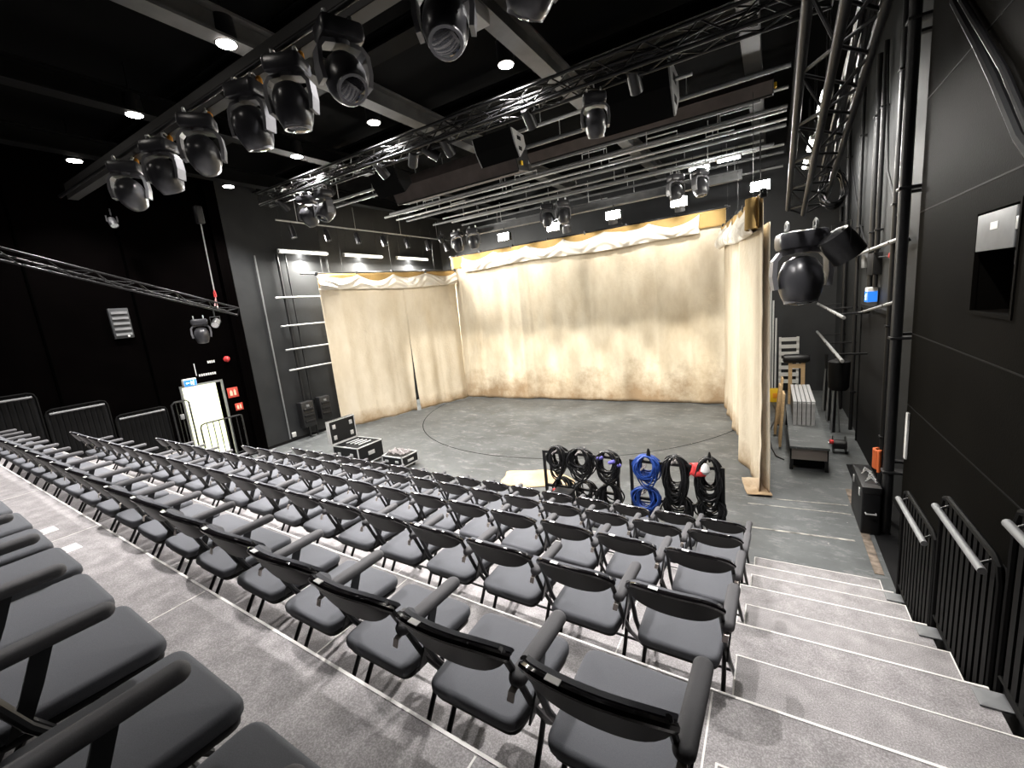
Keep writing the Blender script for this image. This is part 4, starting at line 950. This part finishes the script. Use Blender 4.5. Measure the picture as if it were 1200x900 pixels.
# ------------------------------------------------------------------ flight cases stage left
def fcase(label,x,y,w,d,h,lid,rz=0.0):
    t=thing('flight_case',label,'case',(x,y,0),rz); e=.022
    MB().box((-w/2+.008,-d/2+.008,.07),(w/2-.008,d/2-.008,h-.02)).build('body',M['case'],t)
    b=MB()
    for sx in (-1,1):
        for sy2 in (-1,1): b.box((sx*w/2-(e if sx>0 else 0),sy2*d/2-(e if sy2>0 else 0),.07),(sx*w/2+(e if sx<0 else 0),sy2*d/2+(e if sy2<0 else 0),h))
    for z in (.07,h-e):
        for sy2 in (-1,1): b.box((-w/2,sy2*d/2-(e if sy2>0 else 0),z),(w/2,sy2*d/2+(e if sy2<0 else 0),z+e))
        for sx in (-1,1): b.box((sx*w/2-(e if sx>0 else 0),-d/2,z),(sx*w/2+(e if sx<0 else 0),d/2,z+e))
    b.build('aluminium_edging',M['alu'],t)
    for sx in (-1,1):
        for sy2 in (-1,1): MB().lathe([(.035,-.018),(.035,.018)],12,T(sx*(w/2-.08),sy2*(d/2-.08),.036)@Rx(PI/2)).build('castor',M['blacksteel'],t)
    for k in (-.25,.25): MB().bevbox((k*w-.05,-d/2-.012,h*.55),(k*w+.05,-d/2,h*.72),.004).build('latch',M['alu'],t)
    MB().bevbox((w/2,-.09,h*.5),(w/2+.014,.09,h*.68),.004).build('handle',M['alu'],t)
    if lid:
        L=MB(); L.box((-w/2-.10,-d/2+.01,h+.01),(-w/2-.02,d/2-.01,h+lid)); lo=L.build('lid',M['case'],t)
        g=MB(); X0,X1=-w/2-.11,-w/2-.01
        g.box((X0,-d/2,h),(X1,-d/2+e,h+lid)); g.box((X0,d/2-e,h),(X1,d/2,h+lid)); g.box((X0,-d/2+e,h),(X1,d/2-e,h+e)); g.box((X0,-d/2+e,h+lid-e),(X1,d/2-e,h+lid)); g.build('lid_edging',M['alu'],lo)
        for yy in (-d*.32,d*.32):
            for zz in (.15,lid-.15): MB().bevbox((X1-.01,yy-.04,h+zz-.05),(X1+.012,yy+.04,h+zz+.05),.004).build('catch_plate',M['alu'],lo)
        MB().box((-w/2+.03,-d/2+.03,h-.018),(w/2-.03,d/2-.03,h-.008)).build('foam_tray',M['blackmatte'],t)
        for k in range(4): MB().tube([(-.2+.14*k,-.15,h+.005),(-.16+.14*k,.18,h+.012)],.014,6).build('tray_tool',M['alu'],t)
    return t
fcase('black flight case with silver edges and its lid standing open',-8.35,6.42,.86,.74,.5,.56)
t=fcase('small open black flight case full of plugs beside the larger one',-7.15,6.55,.62,.5,.3,0)
m=MB()
for k in range(8):
    m.tube([(-7.4+.07*k+.04*math.sin(j*1.7+k),6.4+.05*j,.31+.05*abs(math.sin(j*.9+k))) for j in range(7)],.014,6)
tag(m.build('cable_tangle',M['greycable'],None,loc=(-7.15,6.55,.35)),'tangle of pinkish grey cables on top of the small flight case','cable')

# ------------------------------------------------------------------ stage right clutter
t=thing('stage_rostrum','low black rostrum with brown front board at the right stage edge','rostrum',(.55,9.9,0))
MB().box((.27,8.42,.42),(.83,11.4,.46)).build('top',M['stage'],t,True)
MB().box((.30,8.46,.22),(.80,8.50,.415)).build('front_board',M['carton'],t,True)
for x in (.30,.80):
    for y in (8.55,11.3): MB().box((x-.025,y-.025,.003),(x+.025,y+.025,.42)).build('leg',M['blacksteel'],t,True)
MB().box((.285,8.5,.22),(.30,11.38,.415)).box((.80,8.5,.22),(.815,11.38,.415)).build('side_board',M['blackmatte'],t,True)
MB().box((.33,8.6,.05),(.78,11.3,.2)).build('lower_crate',M['blackmatte'],t,True)
for k in range(5):
    x=.36+.073*k
    t=thing('deck_panel','silver edged grey deck panel standing upright on the rostrum, %s'%['leftmost','second from left','middle','second from right','rightmost'][k],'panel',(x+.03,10.9,.46),0,'deck panels on the rostrum')
    MB().box((x,9.75,.47),(x+.05,13.3 if False else 11.35,.90)).build('sheet',M['greypaint'],t,True)
    g=MB(); g.box((x-.004,9.74,.90),(x+.056,11.36,.93)); g.box((x-.004,9.72,.462),(x+.056,9.75,.90)); g.build('aluminium_edge',M['alu'],t,True)
for k,(x,y,rot) in enumerate(((.14,9.9,.06),(.06,10.7,.09),(.12,11.5,.08))):
    m=MB(); m.bevbox((-.02,-.35,0),(.02,.35,1.05),.006,T(x,y,.004)@Ry(rot)@Rx(-.12))
    tag(m.build('wooden_board',M['wood'],None,loc=(x,y,0)),'pale wooden board leaning beside the rostrum, %s'%['nearest','middle','farthest'][k],'board','boards leaning at the rostrum')
t=thing('wooden_stand','upright wooden stand behind the deck panels with black lamp on top','stand',(.5,12.4,0))
MB().box((.34,12.4,.003),(.42,12.46,1.24)).build('post',M['wood'],t,True); MB().box((.60,12.4,.003),(.68,12.46,1.24)).build('post',M['wood'],t,True)
MB().box((.42,12.39,1.12),(.60,12.45,1.22)).build('cross_piece',M['wood'],t,True); MB().box((.30,12.25,.003),(.72,12.6,.05)).build('foot',M['wood'],t,True)
t=thing('lamp_body','black cylindrical lamp lying across top of the wooden stand','stage lamp',(.5,12.43,1.36))
MB().lathe([(.06,-.28),(.10,-.25),(.11,0),(.11,.22),(.08,.27)],16,T(.5,12.43,1.355)@Ry(PI/2)).build('body',M['blacksteel'],t,True)
MB().lathe([(.085,.27),(.085,.28)],14,T(.5,12.43,1.355)@Ry(PI/2)).build('lens',M['lens'],t,True)
t=thing('slatted_frame','white slatted wooden frame leaning at the back right of the stage','frame',(.38,14.4,0))
for x in (.16,.58): MB().box((x,14.38,.003),(x+.06,14.45,1.66)).build('stile',M['white'],t,True)
for k in range(7): MB().box((.16,14.33,.35+.2*k),(.64,14.38,.45+.2*k)).build('slat',M['white'],t,True)
for k,x in enumerate((-.06,.0,.07)):
    m=MB(); m.tube([(x,14.0,.004),(x+.02,14.5,3.2-.5*k)],.022,8); tag(m.build('white_pole',M['white'],None,loc=(x,14.0,0)),'tall white pole leaning behind the right side curtain, %s'%['left','middle','right'][k],'pole','white poles leaning backstage')
t=thing('yellow_box','small yellow box on the floor behind the right side curtain','box',(.09,13.5,0))
MB().bevbox((-.05,13.4,.003),(.23,13.62,.36),.02).build('body',M['yellow'],t,True); MB().bevbox((.02,13.39,.12),(.16,13.402,.26),.004).build('label_patch',mat('orange_patch',(.8,.3,.02),.5),t,True)
m=MB(); m.tube([(.0,9.6,.012),(-.06,10.6,.012),(.04,11.4,.012),(.12,12.2,.012),(.02,13.2,.012)],.012,6); m.tube([(.0,9.6,.012),(.08,9.1,.012),(.2,8.95,.012)],.012,6)
tag(m.build('floor_cable',M['cable'],None,loc=(0,10.5,0)),'thin black cable curving over the floor beside the right side curtain','cable')
t=thing('tool_trunk','black trunk against the right wall at foot of the corner pipe','trunk',(1.12,6.75,0))
MB().bevbox((.98,6.5,.004),(1.17,7.3,.62),.015).build('body',M['case'],t,True); MB().bevbox((.975,6.49,.55),(1.175,7.31,.64),.012).build('lid',M['blacksteel'],t,True)
for y in (6.65,7.1): MB().bevbox((.968,y-.03,.46),(.98,y+.03,.56),.004).build('latch',M['alu'],t,True)
MB().tube([(1.02,6.49,.3),(1.02,6.45,.3),(1.12,6.45,.3),(1.12,6.49,.3)],.01,6).build('handle',M['alu'],t,True)
t=thing('metal_fittings','small pile of metal clamps on the black trunk','clamps',(1.07,6.8,.64))
for k in range(5):
    a=k*1.3; MB().tube([(1.03+.03*(k%3),6.65+.09*k,.652),(1.09+.02*math.sin(a),6.68+.09*k,.70),(1.14,6.63+.09*k,.655)],.011,6).build('clamp',M['pipe'],t,True)
m=MB(); m.grid(lambda u,v:(1.19+.03*math.sin(u*7)-.01,6.80+.14*u,1.02-.3*v*(1-.25*u)+.02*nz(u*3,v*5)),8,12)
o=m.build('orange_cloth',M['orangerag'],None,loc=(1.2,6.87,.9)); so=o.modifiers.new('thickness','SOLIDIFY'); so.thickness=.03; tag(o,'orange cloth hanging from the corner pipe above the black trunk','cloth')
for k,(y,h,lab) in enumerate(((10.9,1.35,'nearest of the dark stands beside the rostrum'),(11.8,1.3,'middle one of the dark stands beside the rostrum'),(12.7,1.4,'farthest of the dark stands beside the rostrum'))):
    t=thing('folded_stand','folded black lamp stand, '+lab,'stand',(1.12,y,0),0,'folded stands beside the rostrum')
    MB().tube([(1.12,y,.003),(1.12,y,h)],.03,8).build('column',M['blacksteel'],t,True)
    for a in (0,2.1,4.2): MB().tube([(1.12+.03*math.cos(a),y+.03*math.sin(a),h*.75),(1.12+.10*math.cos(a),y+.12*math.sin(a),.02)],.014,6).build('leg',M['greypaint'],t,True)
t=thing('cloth_bin','black bin hanging from the lower rail on the right','bin',(1.0,9.2,1.2)); MB().lathe([(.12,0),(.15,.05),(.16,.5),(.13,.52)],18,T(1.0,9.25,1.28)).build('body',M['blackmatte'],t,True); MB().tube([(.86,9.25,1.78),(1.0,9.25,1.85),(1.14,9.25,1.78)],.008,6).build('handle',M['blacksteel'],t,True)
t=thing('cable_drum','dark drum with red and white plug on the floor right of the rostrum','cable drum',(1.08,9.6,0)); MB().lathe([(.16,-.1),(.16,-.085),(.09,-.08),(.09,.08),(.16,.085),(.16,.1)],20,T(1.08,9.6,.165)@Ry(PI/2)).build('drum',M['blacksteel'],t,True); MB().bevbox((.92,9.45,.2),(.99,9.56,.27),.02).build('plug',M['red'],t,True); MB().bevbox((.88,9.44,.19),(.92,9.5,.24),.015).build('plug_tip',M['white'],t,True)

# ------------------------------------------------------------------ world and view
w=bpy.data.worlds.new('world'); sc.world=w; w.use_nodes=True
w.node_tree.nodes['Background'].inputs[0].default_value=(.5,.5,.55,1); w.node_tree.nodes['Background'].inputs[1].default_value=.006
vs=sc.view_settings; vs.view_transform='Standard'; vs.look='None'; vs.gamma=1; vs.use_curve_mapping=False; vs.exposure=EXPOSURE
sc.cycles.use_denoising=True; sc.cycles.max_bounces=7; sc.cycles.sample_clamp_indirect=6; sc.cycles.caustics_reflective=False; sc.cycles.caustics_refractive=False
